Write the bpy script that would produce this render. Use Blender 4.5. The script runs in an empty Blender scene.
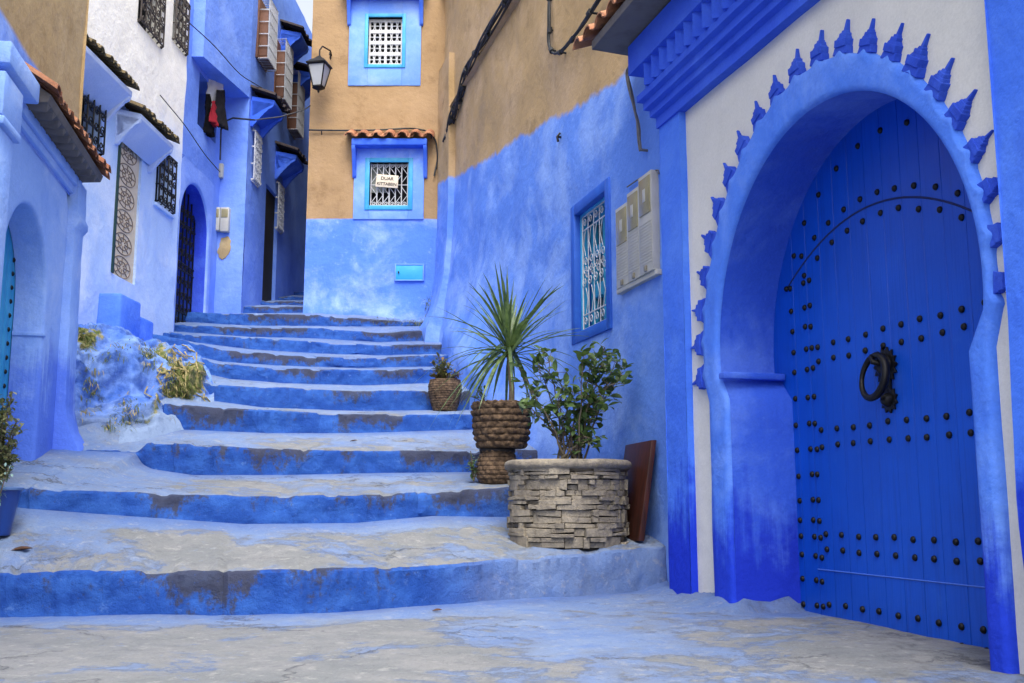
import bpy, bmesh, math, random
from mathutils import Vector, Matrix, noise
R = math.radians
scene = bpy.context.scene
COL = scene.collection

# ------------------------------------------------------------------ camera, sky, sun, exposure
FPX, EYE = 1040.0, 0.70
PITCH = math.atan(162 / FPX)
cam = bpy.data.cameras.new("camera")
cam.sensor_width = 36.0
cam.lens = 36.0 * FPX / 1024.0
cam.clip_start, cam.clip_end = 0.05, 500
cam_o = bpy.data.objects.new("camera", cam)
COL.objects.link(cam_o)
cam_o.location = (0, 0, EYE)
cam_o.rotation_euler = (R(90) + PITCH, 0, 0)
scene.camera = cam_o

SUN_EL, SUN_AZ = R(58), R(171)          # azimuth clockwise from +Y
world = bpy.data.worlds.new("World")
scene.world = world
world.use_nodes = True
wn = world.node_tree.nodes
sky = wn.new("ShaderNodeTexSky")
sky.sky_type = 'NISHITA'
sky.sun_disc = False
sky.sun_elevation, sky.sun_rotation = SUN_EL, SUN_AZ
sky.air_density, sky.dust_density, sky.ozone_density = 1.0, 5.0, 0.6
hs = wn.new("ShaderNodeHueSaturation")          # an overcast sky: much greyer than the clear one
hs.inputs["Saturation"].default_value = 0.35
world.node_tree.links.new(sky.outputs[0], hs.inputs["Color"])
world.node_tree.links.new(hs.outputs[0], wn["Background"].inputs[0])
wn["Background"].inputs[1].default_value = 0.15
sl = bpy.data.lights.new("sun", 'SUN')
sl.energy, sl.angle, sl.color = 1.05, R(30), (1.0, 0.96, 0.9)
so = bpy.data.objects.new("sun", sl)
COL.objects.link(so)
sd = Vector((math.sin(SUN_AZ) * math.cos(SUN_EL), math.cos(SUN_AZ) * math.cos(SUN_EL), math.sin(SUN_EL)))
so.rotation_euler = sd.to_track_quat('Z', 'Y').to_euler()
so.location = sd * 30
vs = scene.view_settings
vs.view_transform, vs.look, vs.exposure, vs.gamma = 'Standard', 'None', 1.30, 1.0
vs.use_curve_mapping = False
scene.cycles.max_bounces = 10
scene.cycles.diffuse_bounces = 6
scene.cycles.use_denoising = True

# ------------------------------------------------------------------ helpers: rays and wall frames
CP, SP = math.cos(PITCH), math.sin(PITCH)
EYEP = Vector((0, 0, EYE))


def ray(x, y):
    u, v = (x - 512) / FPX, (341.5 - y) / FPX
    return Vector((u, CP - v * SP, SP + v * CP))


def atY(x, y, Y):
    r = ray(x, y)
    return EYEP + r * (Y / r.y)


class Frame:
    """a wall plane: a runs along it, w out of it, z up"""
    def __init__(s, o, ex, ew):
        s.o, s.ex, s.ew = Vector(o), Vector(ex).normalized(), Vector(ew).normalized()

    def __call__(s, a, z, w=0.0):
        p = s.o + s.ex * a + s.ew * w
        return Vector((p.x, p.y, z))

    def px(s, x, y, w=0.0):
        r = ray(x, y)
        o = s.o + s.ew * w
        t = (o - EYEP).dot(s.ew) / r.dot(s.ew)
        p = EYEP + r * t
        return (p - o).dot(s.ex), p.z

    def mat(s, a, z, w):
        m = Matrix((s.ex, s.ew, Vector((0, 0, 1)))).transposed().to_4x4()
        m.translation = s(a, z, w)
        return m


FR = Frame((1.843, 4.775, 0), (-.272, .962, 0), (-.962, -.272, 0))      # the wall on the right


def left_frame(x0):
    return Frame((x0 - .243, 0, 0), (.027, 1, 0), (1, -.027, 0))


FH = Frame((-3.87 + .19 * 9.05, 0, 0), (-.19, 1, 0), (1, .19, 0))
FW, FB, FP = left_frame(-4.6), left_frame(-4.6), left_frame(-4.2)
FF = Frame((0, 15.3, 0), (1, 0, 0), (0, -1, 0))


def lerp(a, b, t):
    return a + (b - a) * t


def curve1(pts, x):
    if x <= pts[0][0]:
        p, q = pts[0], pts[1]
    elif x >= pts[-1][0]:
        p, q = pts[-2], pts[-1]
        if x > q[0]:
            return q[1:] if len(q) > 2 else q[1]
    else:
        for p, q in zip(pts, pts[1:]):
            if p[0] <= x <= q[0]:
                break
    t = max(0, min(1, (x - p[0]) / (q[0] - p[0])))
    r = tuple(lerp(a, b, t) for a, b in zip(p[1:], q[1:]))
    return r if len(r) > 1 else r[0]


def sstep(a, b, x):
    t = max(0, min(1, (x - a) / (b - a)))
    return t * t * (3 - 2 * t)


def fbm(p, scale, octv=4):
    return noise.fractal(Vector(p) * scale, 1.0, 2.0, octv)


# ------------------------------------------------------------------ helpers: objects
def tag(o, label=None, cat=None, group=None, kind=None):
    if label: o["label"] = label
    if cat: o["category"] = cat
    if group: o["group"] = group
    if kind: o["kind"] = kind
    return o


def thing(name, label, cat, loc=(0, 0, 0), group=None):
    o = bpy.data.objects.new(name, None)
    COL.objects.link(o)
    o.location = loc
    o.empty_display_size = .2
    return tag(o, label, cat, group)


def attach(o, parent):
    if parent is not None:
        o.parent = parent
        if parent.type == 'EMPTY':
            o.matrix_parent_inverse = Matrix.Translation(-parent.location)


class MB:
    def __init__(s):
        s.v, s.f, s.m, s.mats = [], [], [], []
        s.cur = 0

    def use(s, mat):
        if mat not in s.mats: s.mats.append(mat)
        s.cur = s.mats.index(mat)
        return s

    def face(s, idx):
        s.f.append(tuple(idx)); s.m.append(s.cur)

    def quad(s, *pts):
        n = len(s.v)
        s.v += [tuple(p) for p in pts]
        s.face(range(n, n + len(pts)))

    def hexa(s, c):            # 8 corners: bottom 4 ccw, top 4 ccw
        n = len(s.v)
        s.v += [tuple(p) for p in c]
        for f in ((3, 2, 1, 0), (4, 5, 6, 7), (0, 1, 5, 4), (1, 2, 6, 5), (2, 3, 7, 6), (3, 0, 4, 7)):
            s.face([n + i for i in f])
        return s

    def fbox(s, fr, a0, a1, z0, z1, w0, w1):
        if a0 > a1: a0, a1 = a1, a0
        return s.hexa([fr(a0, z0, w0), fr(a1, z0, w0), fr(a1, z0, w1), fr(a0, z0, w1),
                       fr(a0, z1, w0), fr(a1, z1, w0), fr(a1, z1, w1), fr(a0, z1, w1)])

    def prism(s, loop0, loop1):
        n, k = len(s.v), len(loop0)
        s.v += [tuple(p) for p in loop0] + [tuple(p) for p in loop1]
        s.face([n + i for i in range(k)][::-1])
        s.face([n + k + i for i in range(k)])
        for i in range(k):
            j = (i + 1) % k
            s.face((n + i, n + j, n + k + j, n + k + i))
        return s

    def strip(s, rows, close=False):
        n, k = len(s.v), len(rows[0])
        for r in rows: s.v += [tuple(p) for p in r]
        for i in range(len(rows) - 1):
            for j in range(k if close else k - 1):
                j2 = (j + 1) % k
                s.face((n + i * k + j, n + i * k + j2, n + (i + 1) * k + j2, n + (i + 1) * k + j))
        return s

    def tube(s, pts, r, sides=6, cap=True):
        pts = [Vector(p) for p in pts]
        if len(pts) < 2: return s
        rows, up = [], None
        for i, p in enumerate(pts):
            d = (pts[min(i + 1, len(pts) - 1)] - pts[max(i - 1, 0)])
            if d.length < 1e-9: d = Vector((0, 0, 1))
            d.normalize()
            if up is None:
                up = Vector((0, 0, 1)) if abs(d.z) < .9 else Vector((1, 0, 0))
            a = d.cross(up)
            if a.length < 1e-6: a = d.cross(Vector((0.3, 1, 0)))
            a.normalize()
            b = a.cross(d).normalized()
            up = b
            rr = r(i / (len(pts) - 1)) if callable(r) else r
            rows.append([p + a * rr * math.cos(t) + b * rr * math.sin(t) for t in [2 * math.pi * q / sides for q in range(sides)]])
        n = len(s.v)
        s.strip(rows, True)
        if cap:
            s.face([n + q for q in range(sides)][::-1])
            s.face([n + (len(pts) - 1) * sides + q for q in range(sides)])
        return s

    def lathe(s, prof, c, seg=24, fn=None):
        rows = []
        for (r, z) in prof:
            row = []
            for q in range(seg):
                t = 2 * math.pi * q / seg
                rr, zz = (r, z) if fn is None else fn(r, z, t)
                row.append((c[0] + rr * math.cos(t), c[1] + rr * math.sin(t), c[2] + zz))
            rows.append(row)
        n = len(s.v)
        s.strip(rows, True)
        s.face([n + q for q in range(seg)][::-1])
        s.face([n + (len(prof) - 1) * seg + q for q in range(seg)])
        return s

    def build(s, name, mat=None, parent=None, bevel=0, smooth=38, segs=2, sub=None, label=None):
        me = bpy.data.meshes.new(name)
        me.from_pydata(s.v, [], s.f)
        mats = s.mats or [mat]
        for m in mats: me.materials.append(m)
        if s.mats:
            me.polygons.foreach_set("material_index", s.m)
        bm = bmesh.new(); bm.from_mesh(me)
        bmesh.ops.recalc_face_normals(bm, faces=bm.faces)
        if bevel:
            es = [e for e in bm.edges if len(e.link_faces) == 2 and e.calc_face_angle(0) > R(28)]
            bmesh.ops.bevel(bm, geom=es, offset=bevel, segments=segs, affect='EDGES', profile=.5, clamp_overlap=True)
        bm.to_mesh(me); bm.free()
        if smooth:
            me.polygons.foreach_set("use_smooth", [True] * len(me.polygons))
            me.set_sharp_from_angle(angle=R(smooth))
        o = bpy.data.objects.new(name, me)
        COL.objects.link(o)
        attach(o, parent)
        if label: o["label"] = label
        return o


# ------------------------------------------------------------------ helpers: materials
def lin(h):
    h = h.lstrip('#')
    c = [int(h[i:i + 2], 16) / 255 for i in (0, 2, 4)]
    return tuple(x / 12.92 if x <= .04045 else ((x + .055) / 1.055) ** 2.4 for x in c) + (1,)


class Mat:
    def __init__(s, name, rough=.85, spec=.3):
        s.m = bpy.data.materials.new(name)
        s.m.use_nodes = True
        s.nt = s.m.node_tree
        s.b = s.nt.nodes["Principled BSDF"]
        s.b.inputs["Roughness"].default_value = rough
        s.b.inputs["Specular IOR Level"].default_value = spec
        s.geo = s.nt.nodes.new("ShaderNodeNewGeometry")
        s.pos = s.geo.outputs["Position"]

    def new(s, t, **kw):
        n = s.nt.nodes.new(t)
        for k, v in kw.items(): setattr(n, k, v)
        return n

    def link(s, a, sock):
        if hasattr(a, "is_output"): s.nt.links.new(a, sock)
        else: sock.default_value = a

    def math(s, op, a, b=0.0, c=None):
        n = s.new("ShaderNodeMath", operation=op)
        s.link(a, n.inputs[0]); s.link(b, n.inputs[1])
        if c is not None: s.link(c, n.inputs[2])
        return n.outputs[0]

    def dot(s, v):
        n = s.new("ShaderNodeVectorMath", operation='DOT_PRODUCT')
        s.link(s.pos, n.inputs[0]); n.inputs[1].default_value = v
        return n.outputs["Value"]

    def scaled(s, v, off=(0, 0, 0)):
        n = s.new("ShaderNodeMapping")
        s.link(s.pos, n.inputs[0]); n.inputs["Scale"].default_value = v; n.inputs["Location"].default_value = off
        return n.outputs[0]

    def noise(s, scale, detail=6, rough=.6, vec=None, dist=0.0, off=None):
        n = s.new("ShaderNodeTexNoise")
        if off is not None: vec = s.scaled((1, 1, 1), off)
        s.link(vec if vec is not None else s.pos, n.inputs["Vector"])
        n.inputs["Scale"].default_value = scale
        n.inputs["Detail"].default_value = detail
        n.inputs["Roughness"].default_value = rough
        n.inputs["Distortion"].default_value = dist
        return n.outputs[0]

    def step(s, x, a, b):
        n = s.new("ShaderNodeMapRange", interpolation_type='SMOOTHSTEP')
        s.link(x, n.inputs[0])
        n.inputs[1].default_value, n.inputs[2].default_value = a, b
        return n.outputs[0]

    def mix(s, f, a, b, mode='MIX'):
        n = s.new("ShaderNodeMix", data_type='RGBA', blend_type=mode)
        s.link(f, n.inputs[0]); s.link(a, n.inputs[6]); s.link(b, n.inputs[7])
        return n.outputs[2]

    def attr(s, name):
        n = s.new("ShaderNodeVertexColor", layer_name=name)
        q = s.new("ShaderNodeSeparateColor")
        s.link(n.outputs[0], q.inputs[0])
        return q.outputs

    def bump(s, h, strength=.4, dist=.02, prev=None):
        n = s.new("ShaderNodeBump")
        s.link(h, n.inputs["Height"])
        n.inputs["Strength"].default_value, n.inputs["Distance"].default_value = strength, dist
        if prev is not None: s.link(prev, n.inputs["Normal"])
        return n.outputs[0]

    def done(s, col, normal=None):
        s.link(col, s.b.inputs["Base Color"])
        if normal is not None: s.link(normal, s.b.inputs["Normal"])
        return s.m


def plaster_layers(M, main, light, dark, amt=.5, damt=.4, scale=1.1, off=(0, 0, 0)):
    n1 = M.noise(scale, 9, .66, off=off, dist=.3)
    c = M.mix(M.math('MULTIPLY', M.step(n1, .44, .66), amt), main, light)
    n2 = M.noise(scale * 2.3, 10, .7, off=(off[0] + 7.3, off[1] + 1.7, off[2] + 3.1))
    c = M.mix(M.math('MULTIPLY', M.step(n2, .5, .72), damt), c, dark)
    n3 = M.noise(1.0, 7, .7, vec=M.scaled((5.0, 5.0, .7), off))
    c = M.mix(M.math('MULTIPLY', M.step(n3, .52, .75), damt * .28), c, light)
    n6 = M.noise(scale * .8, 8, .7, off=(off[0] + 1, off[1] + 4, off[2] + 9))
    gm = M.new('ShaderNodeMix', data_type='RGBA'); gm.inputs[0].default_value = .5
    M.link(dark, gm.inputs[6]); M.link(lin('#5d6678'), gm.inputs[7])
    c = M.mix(M.math('MULTIPLY', M.step(n6, .57, .74), damt * .5), c, gm.outputs[2])
    n5 = M.noise(scale * 9, 6, .75, off=(off[0] + 3, off[1] + 9, off[2]))
    c = M.mix(M.math('MULTIPLY', M.step(n5, .56, .74), amt * .45), c, light)
    return c


def plaster_normal(M, s1=.5, s2=.3):
    a = M.bump(M.noise(3.2, 5, .55), s1, .05)
    b = M.bump(M.noise(22, 6, .6), s1 * .9, .012, a)
    return M.bump(M.noise(140, 3, .6), s2, .003, b)


def fine(M, col, k=.16):
    n = M.noise(70, 4, .7)
    v = M.math('MULTIPLY_ADD', n, k * 2, 1 - k)
    cc = M.new("ShaderNodeCombineColor")
    for i in range(3): M.link(v, cc.inputs[i])
    return M.mix(1.0, col, cc.outputs[0], 'MULTIPLY')


def plaster(name, main, light, dark, amt=.5, damt=.4, scale=1.1, off=(0, 0, 0), rough=.86, low=None, low_z=0, low_h=.6, s1=.5, spec=.25, chips=None):
    M = Mat(name, rough, spec)
    c = plaster_layers(M, lin(main), lin(light), lin(dark), amt, damt, scale, off)
    if low:
        z = M.dot((0, 0, 1))
        zz = M.math('ADD', z, M.math('MULTIPLY', M.math('SUBTRACT', M.noise(1.6, 8, .65, off=(4, 4, 4)), .5), low_h * 1.6))
        zz = M.math('ADD', zz, M.math('MULTIPLY', M.math('SUBTRACT', M.noise(1.0, 6, .6, vec=M.scaled((9, 9, .6))), .5), low_h * .9))
        zz = M.math('ADD', zz, M.math('MULTIPLY', M.math('SUBTRACT', M.noise(1.0, 8, .7, vec=M.scaled((28, 28, 1.6))), .5), low_h * .8))
        zz = M.math('ADD', zz, M.math('MULTIPLY', M.math('SUBTRACT', M.noise(14, 6, .7), .5), low_h * .4))
        f = M.step(M.math('SUBTRACT', low_z, zz), -low_h * .32, low_h * .32)
        c = M.mix(f, c, lin(low))
    if chips:
        n = M.noise(2.2, 10, .72, off=(11, 3, 5))
        c = M.mix(M.step(n, chips[1], chips[1] + .012), c, lin(chips[0]))
    return M.done(fine(M, c), plaster_normal(M, s1))


def two_tone(name, top, low, zc, slope=(0, 0, 0), band=.05, wob=.25, **k):
    """render above a painted line: (main, light, dark) triples; the line follows z = zc + slope . position"""
    M = Mat(name, .88, .2)
    ct = plaster_layers(M, *[lin(x) for x in top], k.get('amt', .7), k.get('damt', .75), k.get('scale', .9))
    cl = plaster_layers(M, *[lin(x) for x in low], k.get('amt2', .7), k.get('damt2', .45), k.get('scale2', 1.0), (3, 8, 2))
    h = M.dot((-slope[0], -slope[1], 1 - slope[2]))
    h = M.math('ADD', h, M.math('MULTIPLY', M.math('SUBTRACT', M.noise(2.0, 7, .6), .5), wob))
    f = M.step(h, zc - band, zc + band)
    c = M.mix(f, cl, ct)
    return M.done(fine(M, c), plaster_normal(M))


def simple(name, col, col2=None, rough=.5, spec=.5, metal=0, nscale=20, bump=.1, amt=.6, bscale=60):
    M = Mat(name, rough, spec)
    M.b.inputs["Metallic"].default_value = metal
    c2 = lin(col2) if col2 else tuple(x * .7 for x in lin(col)[:3]) + (1,)
    c = M.mix(M.math('MULTIPLY', M.step(M.noise(nscale, 7, .65), .42, .68), amt), lin(col), c2)
    return M.done(c, M.bump(M.noise(bscale, 4, .6), bump, .004))


m_white = plaster('white_plaster', '#d2d0c8', '#dedbd2', '#bdbcb8', .5, .3, 1.3, s1=.22)
m_portal_band = plaster('arch_blue', '#4a7ce2', '#7aa2ee', '#3462d2', .55, .45, 1.4, (2, 0, 0), low='#1c3cc4', low_z=.55, low_h=.7)
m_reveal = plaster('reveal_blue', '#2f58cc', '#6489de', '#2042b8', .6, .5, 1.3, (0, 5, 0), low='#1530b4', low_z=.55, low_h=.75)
m_pilaster = plaster('pilaster_blue', '#4274e4', '#5f90ee', '#3462d8', .5, .4, 1.2, (5, 0, 2), low='#1434c2', low_z=.75, low_h=.8)
m_cornice = plaster('cornice_blue', '#3259d4', '#4a72de', '#2a48c4', .5, .4, 1.8, (1, 1, 7), s1=.2)
m_finial = plaster('finial_blue', '#2a4cc0', '#4468d2', '#1e369c', .5, .6, 4.0, (0, 2, 2))
E_ = FR.ex
m_right = two_tone('right_wall', ('#ab9069', '#bca181', '#8a7353'), ('#5f8ae0', '#94b4ee', '#5078d2'), 3.6 - .175 * FR.o.dot(E_),
                   (.175 * E_.x, .175 * E_.y, 0), .04, .3)
m_facade = two_tone('facade_wall', ('#9e8260', '#ae9170', '#7a6044'), ('#5480e2', '#a6c0f2', '#456cd0'), 4.965, (0, 0, 0), .012, .05, amt2=.95, scale2=.8)
m_panel = plaster('window_surround_blue', '#6f9af0', '#9dbcf6', '#5a84e6', .6, .3, 1.6, (0, 3, 0), s1=.2)
m_palehood = plaster('pale_hood', '#b9cbee', '#d3def4', '#94aede', .6, .3, 1.8, (3, 3, 1), s1=.2)
m_hoodblue = plaster('hood_blue', '#3c69e0', '#6c94ee', '#2f56cf', .5, .4, 1.6, (3, 0, 1), s1=.2)
m_lefthouse = two_tone('left_house_wall', ('#b49a70', '#c4ac84', '#9a8058'), ('#6d92e6', '#a9c3f4', '#4c74d6'), 3.95, (0, 0, 0), .03, .06, amt2=.7)
m_leftblue = plaster('left_portal_blue', '#8cb0f0', '#b6cff8', '#6690e2', .7, .4, 1.1, low='#587cde', low_z=1.75, low_h=1.0)
m_whitehouse = two_tone('white_house_wall', ('#f6f3e8', '#f8f6ee', '#eae7de'), ('#b2cdf6', '#d8e6fb', '#8fb3f0'), 5.15, (0, .02, 0), .35, .8, amt2=.8)
m_bluehouse = plaster('blue_house_wall', '#7a9cec', '#a4bef5', '#5a82e0', .6, .4, .9, (6, 6, 0))
m_alley = plaster('alley_blue', '#6a8fe6', '#8dacf0', '#4a70d4', .5, .5, .9, (2, 9, 4))
m_deep = plaster('deep_blue_paint', '#2a45d2', '#4f74e0', '#1d32b8', .5, .5, 1.5)
m_tile = None
M = Mat('terracotta_tile', .85, .2)
c = M.mix(M.step(M.noise(3.3, 4, .6), .35, .65), lin('#8c5a42'), lin('#a97a5c'))
c = M.mix(M.step(M.noise(9, 8, .7), .5, .7), c, lin('#6b4a3c'))
c = M.mix(M.math('MULTIPLY', M.step(M.noise(14, 8, .7, off=(3, 1, 1)), .54, .7), .6), c, lin('#4a4640'))
m_tile = M.done(fine(M, c, .2), M.bump(M.noise(50, 5, .6), .4, .006))
m_soffit = simple('weathered_soffit', '#6e6a68', '#55504e', .9, .2, nscale=6, bump=.3)
m_iron = simple('black_iron', '#17181c', '#2a2725', .45, .5, .6, 30, .3)
m_iron_pale = simple('white_iron', '#c9cbd0', '#a9a59c', .5, .4, 0, 14, .15)
m_teal = simple('turquoise_paint', '#2f96c8', '#4fb0d8', .5, .4, 0, 6, .15)
m_turq = simple('turquoise_shutter', '#2f9cc4', '#2a80ac', .5, .4, 0, 5, .15)
m_frameblue = simple('window_frame_blue', '#1f55b8', '#2a66cc', .6, .35, 0, 5, .2)
m_dark = simple('dark_interior', '#0d0f14', '#14161c', .8, .2)
m_wire = simple('black_cable', '#23262b', '#3a3a3a', .6, .4, 0, 25, .2)
m_greywire = simple('grey_cable', '#6c6d70', '#55565a', .6, .4, 0, 25, .2)
m_meter = simple('meter_plastic', '#b6b5ac', '#a3a196', .5, .4, 0, 5, .08)
m_meterwin = simple('meter_window', '#948c66', '#7c7552', .25, .5, 0, 9, .05)
m_wood = None
M = Mat('brown_board', .45, .4)
g = M.noise(1.0, 8, .6, vec=M.scaled((30, 30, 2.5)))
m_wood = M.done(M.mix(M.step(g, .35, .65), lin('#46231a'), lin('#2f1812')), M.bump(g, .15, .004))
m_brownwood = simple('brown_shutter', '#6b4a3a', '#553a2e', .7, .3, 0, 8, .2)
m_soil = simple('soil', '#3a3026', '#241d17', .95, .1, 0, 18, .8)
m_bucket = simple('blue_plastic', '#173a86', '#1d4698', .35, .5, 0, 6, .05)
m_stone = None
M = Mat('grey_stone', .9, .2)
c = M.mix(M.step(M.noise(5, 8, .65), .38, .66), lin('#7f776a'), lin('#a09684'))
c = M.mix(M.math('MULTIPLY', M.step(M.noise(17, 9, .7), .5, .72), .6), c, lin('#5f584e'))
m_stone = M.done(fine(M, c, .2), M.bump(M.noise(60, 6, .7), .8, .010, M.bump(M.noise(16, 7, .65), .9, .03)))
m_joint = simple('mortar', '#2e2b27', '#24211e', .95, .1, 0, 20, .5)
m_basket = None
M = Mat('woven_fibre', .85, .2)
c = M.mix(M.step(M.noise(26, 5, .7), .38, .64), lin('#44362a'), lin('#6e5a46'))
c = M.mix(M.math('MULTIPLY', M.step(M.noise(9, 6, .7), .5, .7), .6), c, lin('#2a211b'))
m_basket = M.done(c, M.bump(M.noise(1, 4, .6, vec=M.scaled((40, 40, 160))), .4, .006))


def leafmat(name, a, b, rough=.4, trans=.25):
    M = Mat(name, rough, .45)
    c = M.mix(M.step(M.noise(13, 3, .6), .36, .64), lin(a), lin(b))
    M.link(c, M.b.inputs["Base Color"])
    t = M.new("ShaderNodeBsdfTranslucent"); M.link(M.mix(.5, c, lin('#7d9a3c')), t.inputs[0])
    x = M.new("ShaderNodeMixShader"); x.inputs[0].default_value = trans
    M.link(M.b.outputs[0], x.inputs[1]); M.link(t.outputs[0], x.inputs[2])
    M.link(x.outputs[0], M.nt.nodes["Material Output"].inputs[0])
    return M.m


m_leaf = leafmat('bush_leaf', '#3d5530', '#5a7040')
m_yucca = leafmat('dracaena_leaf', '#3c5434', '#6c8050')
m_sage = leafmat('grey_green_leaf', '#6a7050', '#8b8a62', .7)
m_succ = leafmat('dry_succulent', '#66663a', '#7b5f3c', .7)
m_pale = leafmat('pale_trailing_leaf', '#7fa09a', '#93b4ac', .7)
m_pink = leafmat('pinkish_stem', '#9a7a86', '#7c6a58', .7)
m_moss = leafmat('moss_blade', '#6f7a36', '#4e5a2c', .9, .1)
m_dry = leafmat('dry_root', '#b5a874', '#8a7c50', .9, .1)
m_bark = simple('stem_bark', '#6b6252', '#4d463a', .9, .2, 0, 30, .5)
m_dead = simple('dead_leaf', '#5a4030', '#3c2c22', .8, .2, 0, 20, .3)


def paving(name):
    """worn lime-washed paving: R = riser paint, G = wear to bare cement, B = grime"""
    M = Mat(name, .9, .2)
    R_, G_, B_ = M.attr('paint')[0:3]
    lb = M.mix(M.step(M.noise(1.6, 8, .65), .4, .65), lin('#6a80a6'), lin('#7789a6'))
    lb = M.mix(M.math('MULTIPLY', M.step(M.noise(5, 9, .7, off=(5, 2, 0)), .48, .7), .6), lb, lin('#5874aa'))
    be = M.mix(M.step(M.noise(2.4, 9, .7, off=(1, 7, 3)), .38, .66), lin('#777872'), lin('#8b8982'))
    be = M.mix(M.math('MULTIPLY', M.step(M.noise(7, 9, .72, off=(8, 3, 0)), .5, .68), .55), be, lin('#5c5d5c'))
    w = M.math('ADD', M.math('MULTIPLY', M.noise(1.9, 12, .74, off=(2, 2, 0), dist=.35), 1.5), G_)
    w = M.math('ADD', w, M.math('MULTIPLY', M.math('SUBTRACT', M.noise(11, 8, .7), .5), .35))
    lb = M.mix(M.math('MULTIPLY', M.step(M.noise(2.7, 10, .72, off=(0, 6, 2)), .47, .66), .6), lb, lin('#747c88'))
    tread = M.mix(M.step(w, 1.16, 1.30), lb, be)
    thin = M.math('MULTIPLY', M.step(w, 1.0, 1.2), .35)
    tread = M.mix(thin, tread, lin('#767d88'))
    vd = M.new("ShaderNodeVectorMath", operation='ADD')
    nz_ = M.new("ShaderNodeTexNoise"); nz_.inputs["Scale"].default_value = 2.2; nz_.inputs["Detail"].default_value = 8; nz_.inputs["Roughness"].default_value = .65
    sc_ = M.new("ShaderNodeVectorMath", operation='SCALE'); sc_.inputs[3].default_value = .9
    M.link(M.pos, nz_.inputs[0]); M.link(nz_.outputs[1], sc_.inputs[0]); M.link(M.pos, vd.inputs[0]); M.link(sc_.outputs[0], vd.inputs[1])
    vo = M.new("ShaderNodeTexVoronoi", feature='DISTANCE_TO_EDGE'); M.link(vd.outputs[0], vo.inputs["Vector"]); vo.inputs["Scale"].default_value = .8
    crk = M.math('MULTIPLY', M.step(vo.outputs["Distance"], .014, .003), M.step(M.noise(1.3, 3, .5, off=(9, 9, 0)), .47, .58))
    tread = M.mix(M.math('MULTIPLY', crk, .7), tread, lin('#55585e'))
    sp = M.noise(34, 5, .7, off=(2, 0, 5))
    tread = M.mix(M.math('MULTIPLY', M.step(sp, .60, .70), .55), tread, lin('#5a5c5e'))
    tread = M.mix(M.math('MULTIPLY', M.step(M.noise(13, 7, .72, off=(7, 0, 5)), .54, .68), .5), tread, lin('#a4a49e'))
    rb = M.mix(M.step(M.noise(3.0, 9, .7, vec=M.scaled((1, 1, 2))), .4, .64), lin('#1f4690'), lin('#2f5aa4'))
    rb = M.mix(M.math('MULTIPLY', M.step(M.noise(7, 8, .7, off=(9, 0, 4)), .52, .72), .6), rb, lin('#183472'))
    rb = M.mix(M.math('MULTIPLY', M.step(M.noise(14, 8, .75, off=(1, 0, 9)), .58, .7), .5), rb, lin('#5d7fb8'))
    col = M.mix(R_, tread, rb)
    st = M.noise(1.0, 9, .72, vec=M.scaled((4.5, 3.0, 1.6)))
    st2 = M.noise(6.0, 9, .72, vec=M.scaled((2.0, 1.5, 1.0), (3, 1, 2)))
    st3 = M.noise(1.0, 5, .6, vec=M.scaled((16, 9, 1.2), (1, 5, 0)))
    sm = M.math('ADD', M.math('MULTIPLY', st, .62), M.math('MULTIPLY', st2, .42))
    sm = M.math('ADD', sm, M.math('MULTIPLY', st3, .24))
    sm = M.math('ADD', sm, M.math('MULTIPLY', B_, .42))
    col = M.mix(M.math('MULTIPLY', M.step(M.math('ADD', sm, M.math('MULTIPLY', M.math('SUBTRACT', M.noise(24, 8, .75, off=(4, 0, 2)), .5), .55)), .78, .93), M.math('MULTIPLY', M.math('MAXIMUM', R_, .35), .8)), col, lin('#3d3a30'))
    n = M.bump(M.noise(5, 6, .62), .5, .04)
    n = M.bump(M.step(w, 1.17, 1.24), .6, -.008, n)
    n = M.bump(M.noise(30, 7, .68), .8, .014, n)
    n = M.bump(crk, .6, -.012, n)
    n = M.bump(M.noise(120, 4, .65), .4, .004, n)
    return M.done(fine(M, col, .2), n)


m_pave = paving('limewashed_paving')


def rock_mat():
    M = Mat('painted_rock', .88, .2)
    R_, G_, B_ = M.attr('paint')[0:3]
    c = M.mix(M.step(M.noise(1.5, 7, .6), .38, .62), lin('#466fc4'), lin('#7799d8'))
    c = M.mix(M.math('MULTIPLY', M.step(M.noise(3, 9, .65, off=(2, 5, 1)), .5, .68), .65), c, lin('#93aedd'))
    c = M.mix(M.math('MULTIPLY', M.step(M.noise(2.6, 9, .65, off=(6, 1, 1)), .54, .68), .7), c, lin('#385fae'))
    c = M.mix(B_, c, lin('#8296b4'))
    mo = M.math('ADD', M.noise(7, 9, .7, off=(4, 4, 1)), M.math('MULTIPLY', R_, .42))
    mc = M.mix(M.step(M.noise(16, 6, .7), .42, .62), lin('#5c6a34'), lin('#9a9060'))
    mc = M.mix(M.step(M.noise(26, 6, .7), .56, .66), mc, lin('#3a3a22'))
    c = M.mix(M.step(mo, .66, .8), c, mc)
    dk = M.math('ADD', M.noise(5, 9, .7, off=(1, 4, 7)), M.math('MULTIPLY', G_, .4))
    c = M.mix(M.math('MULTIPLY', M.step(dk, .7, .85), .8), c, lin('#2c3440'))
    n = M.bump(M.noise(4, 8, .66), .7, .08)
    n = M.bump(M.noise(18, 8, .7), .7, .025, n)
    n = M.bump(M.noise(80, 4, .65), .4, .006, n)
    return M.done(fine(M, c, .2), n)


m_rock = rock_mat()


# ------------------------------------------------------------------ ground and stairs
def paint_layer(o, vals):
    """vals: one (r,g,b) per face corner"""
    ca = o.data.color_attributes.new('paint', 'FLOAT_COLOR', 'CORNER')
    flat = []
    for v in vals: flat += [v[0], v[1], v[2], 1.0]
    ca.data.foreach_set('color', flat)


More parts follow.
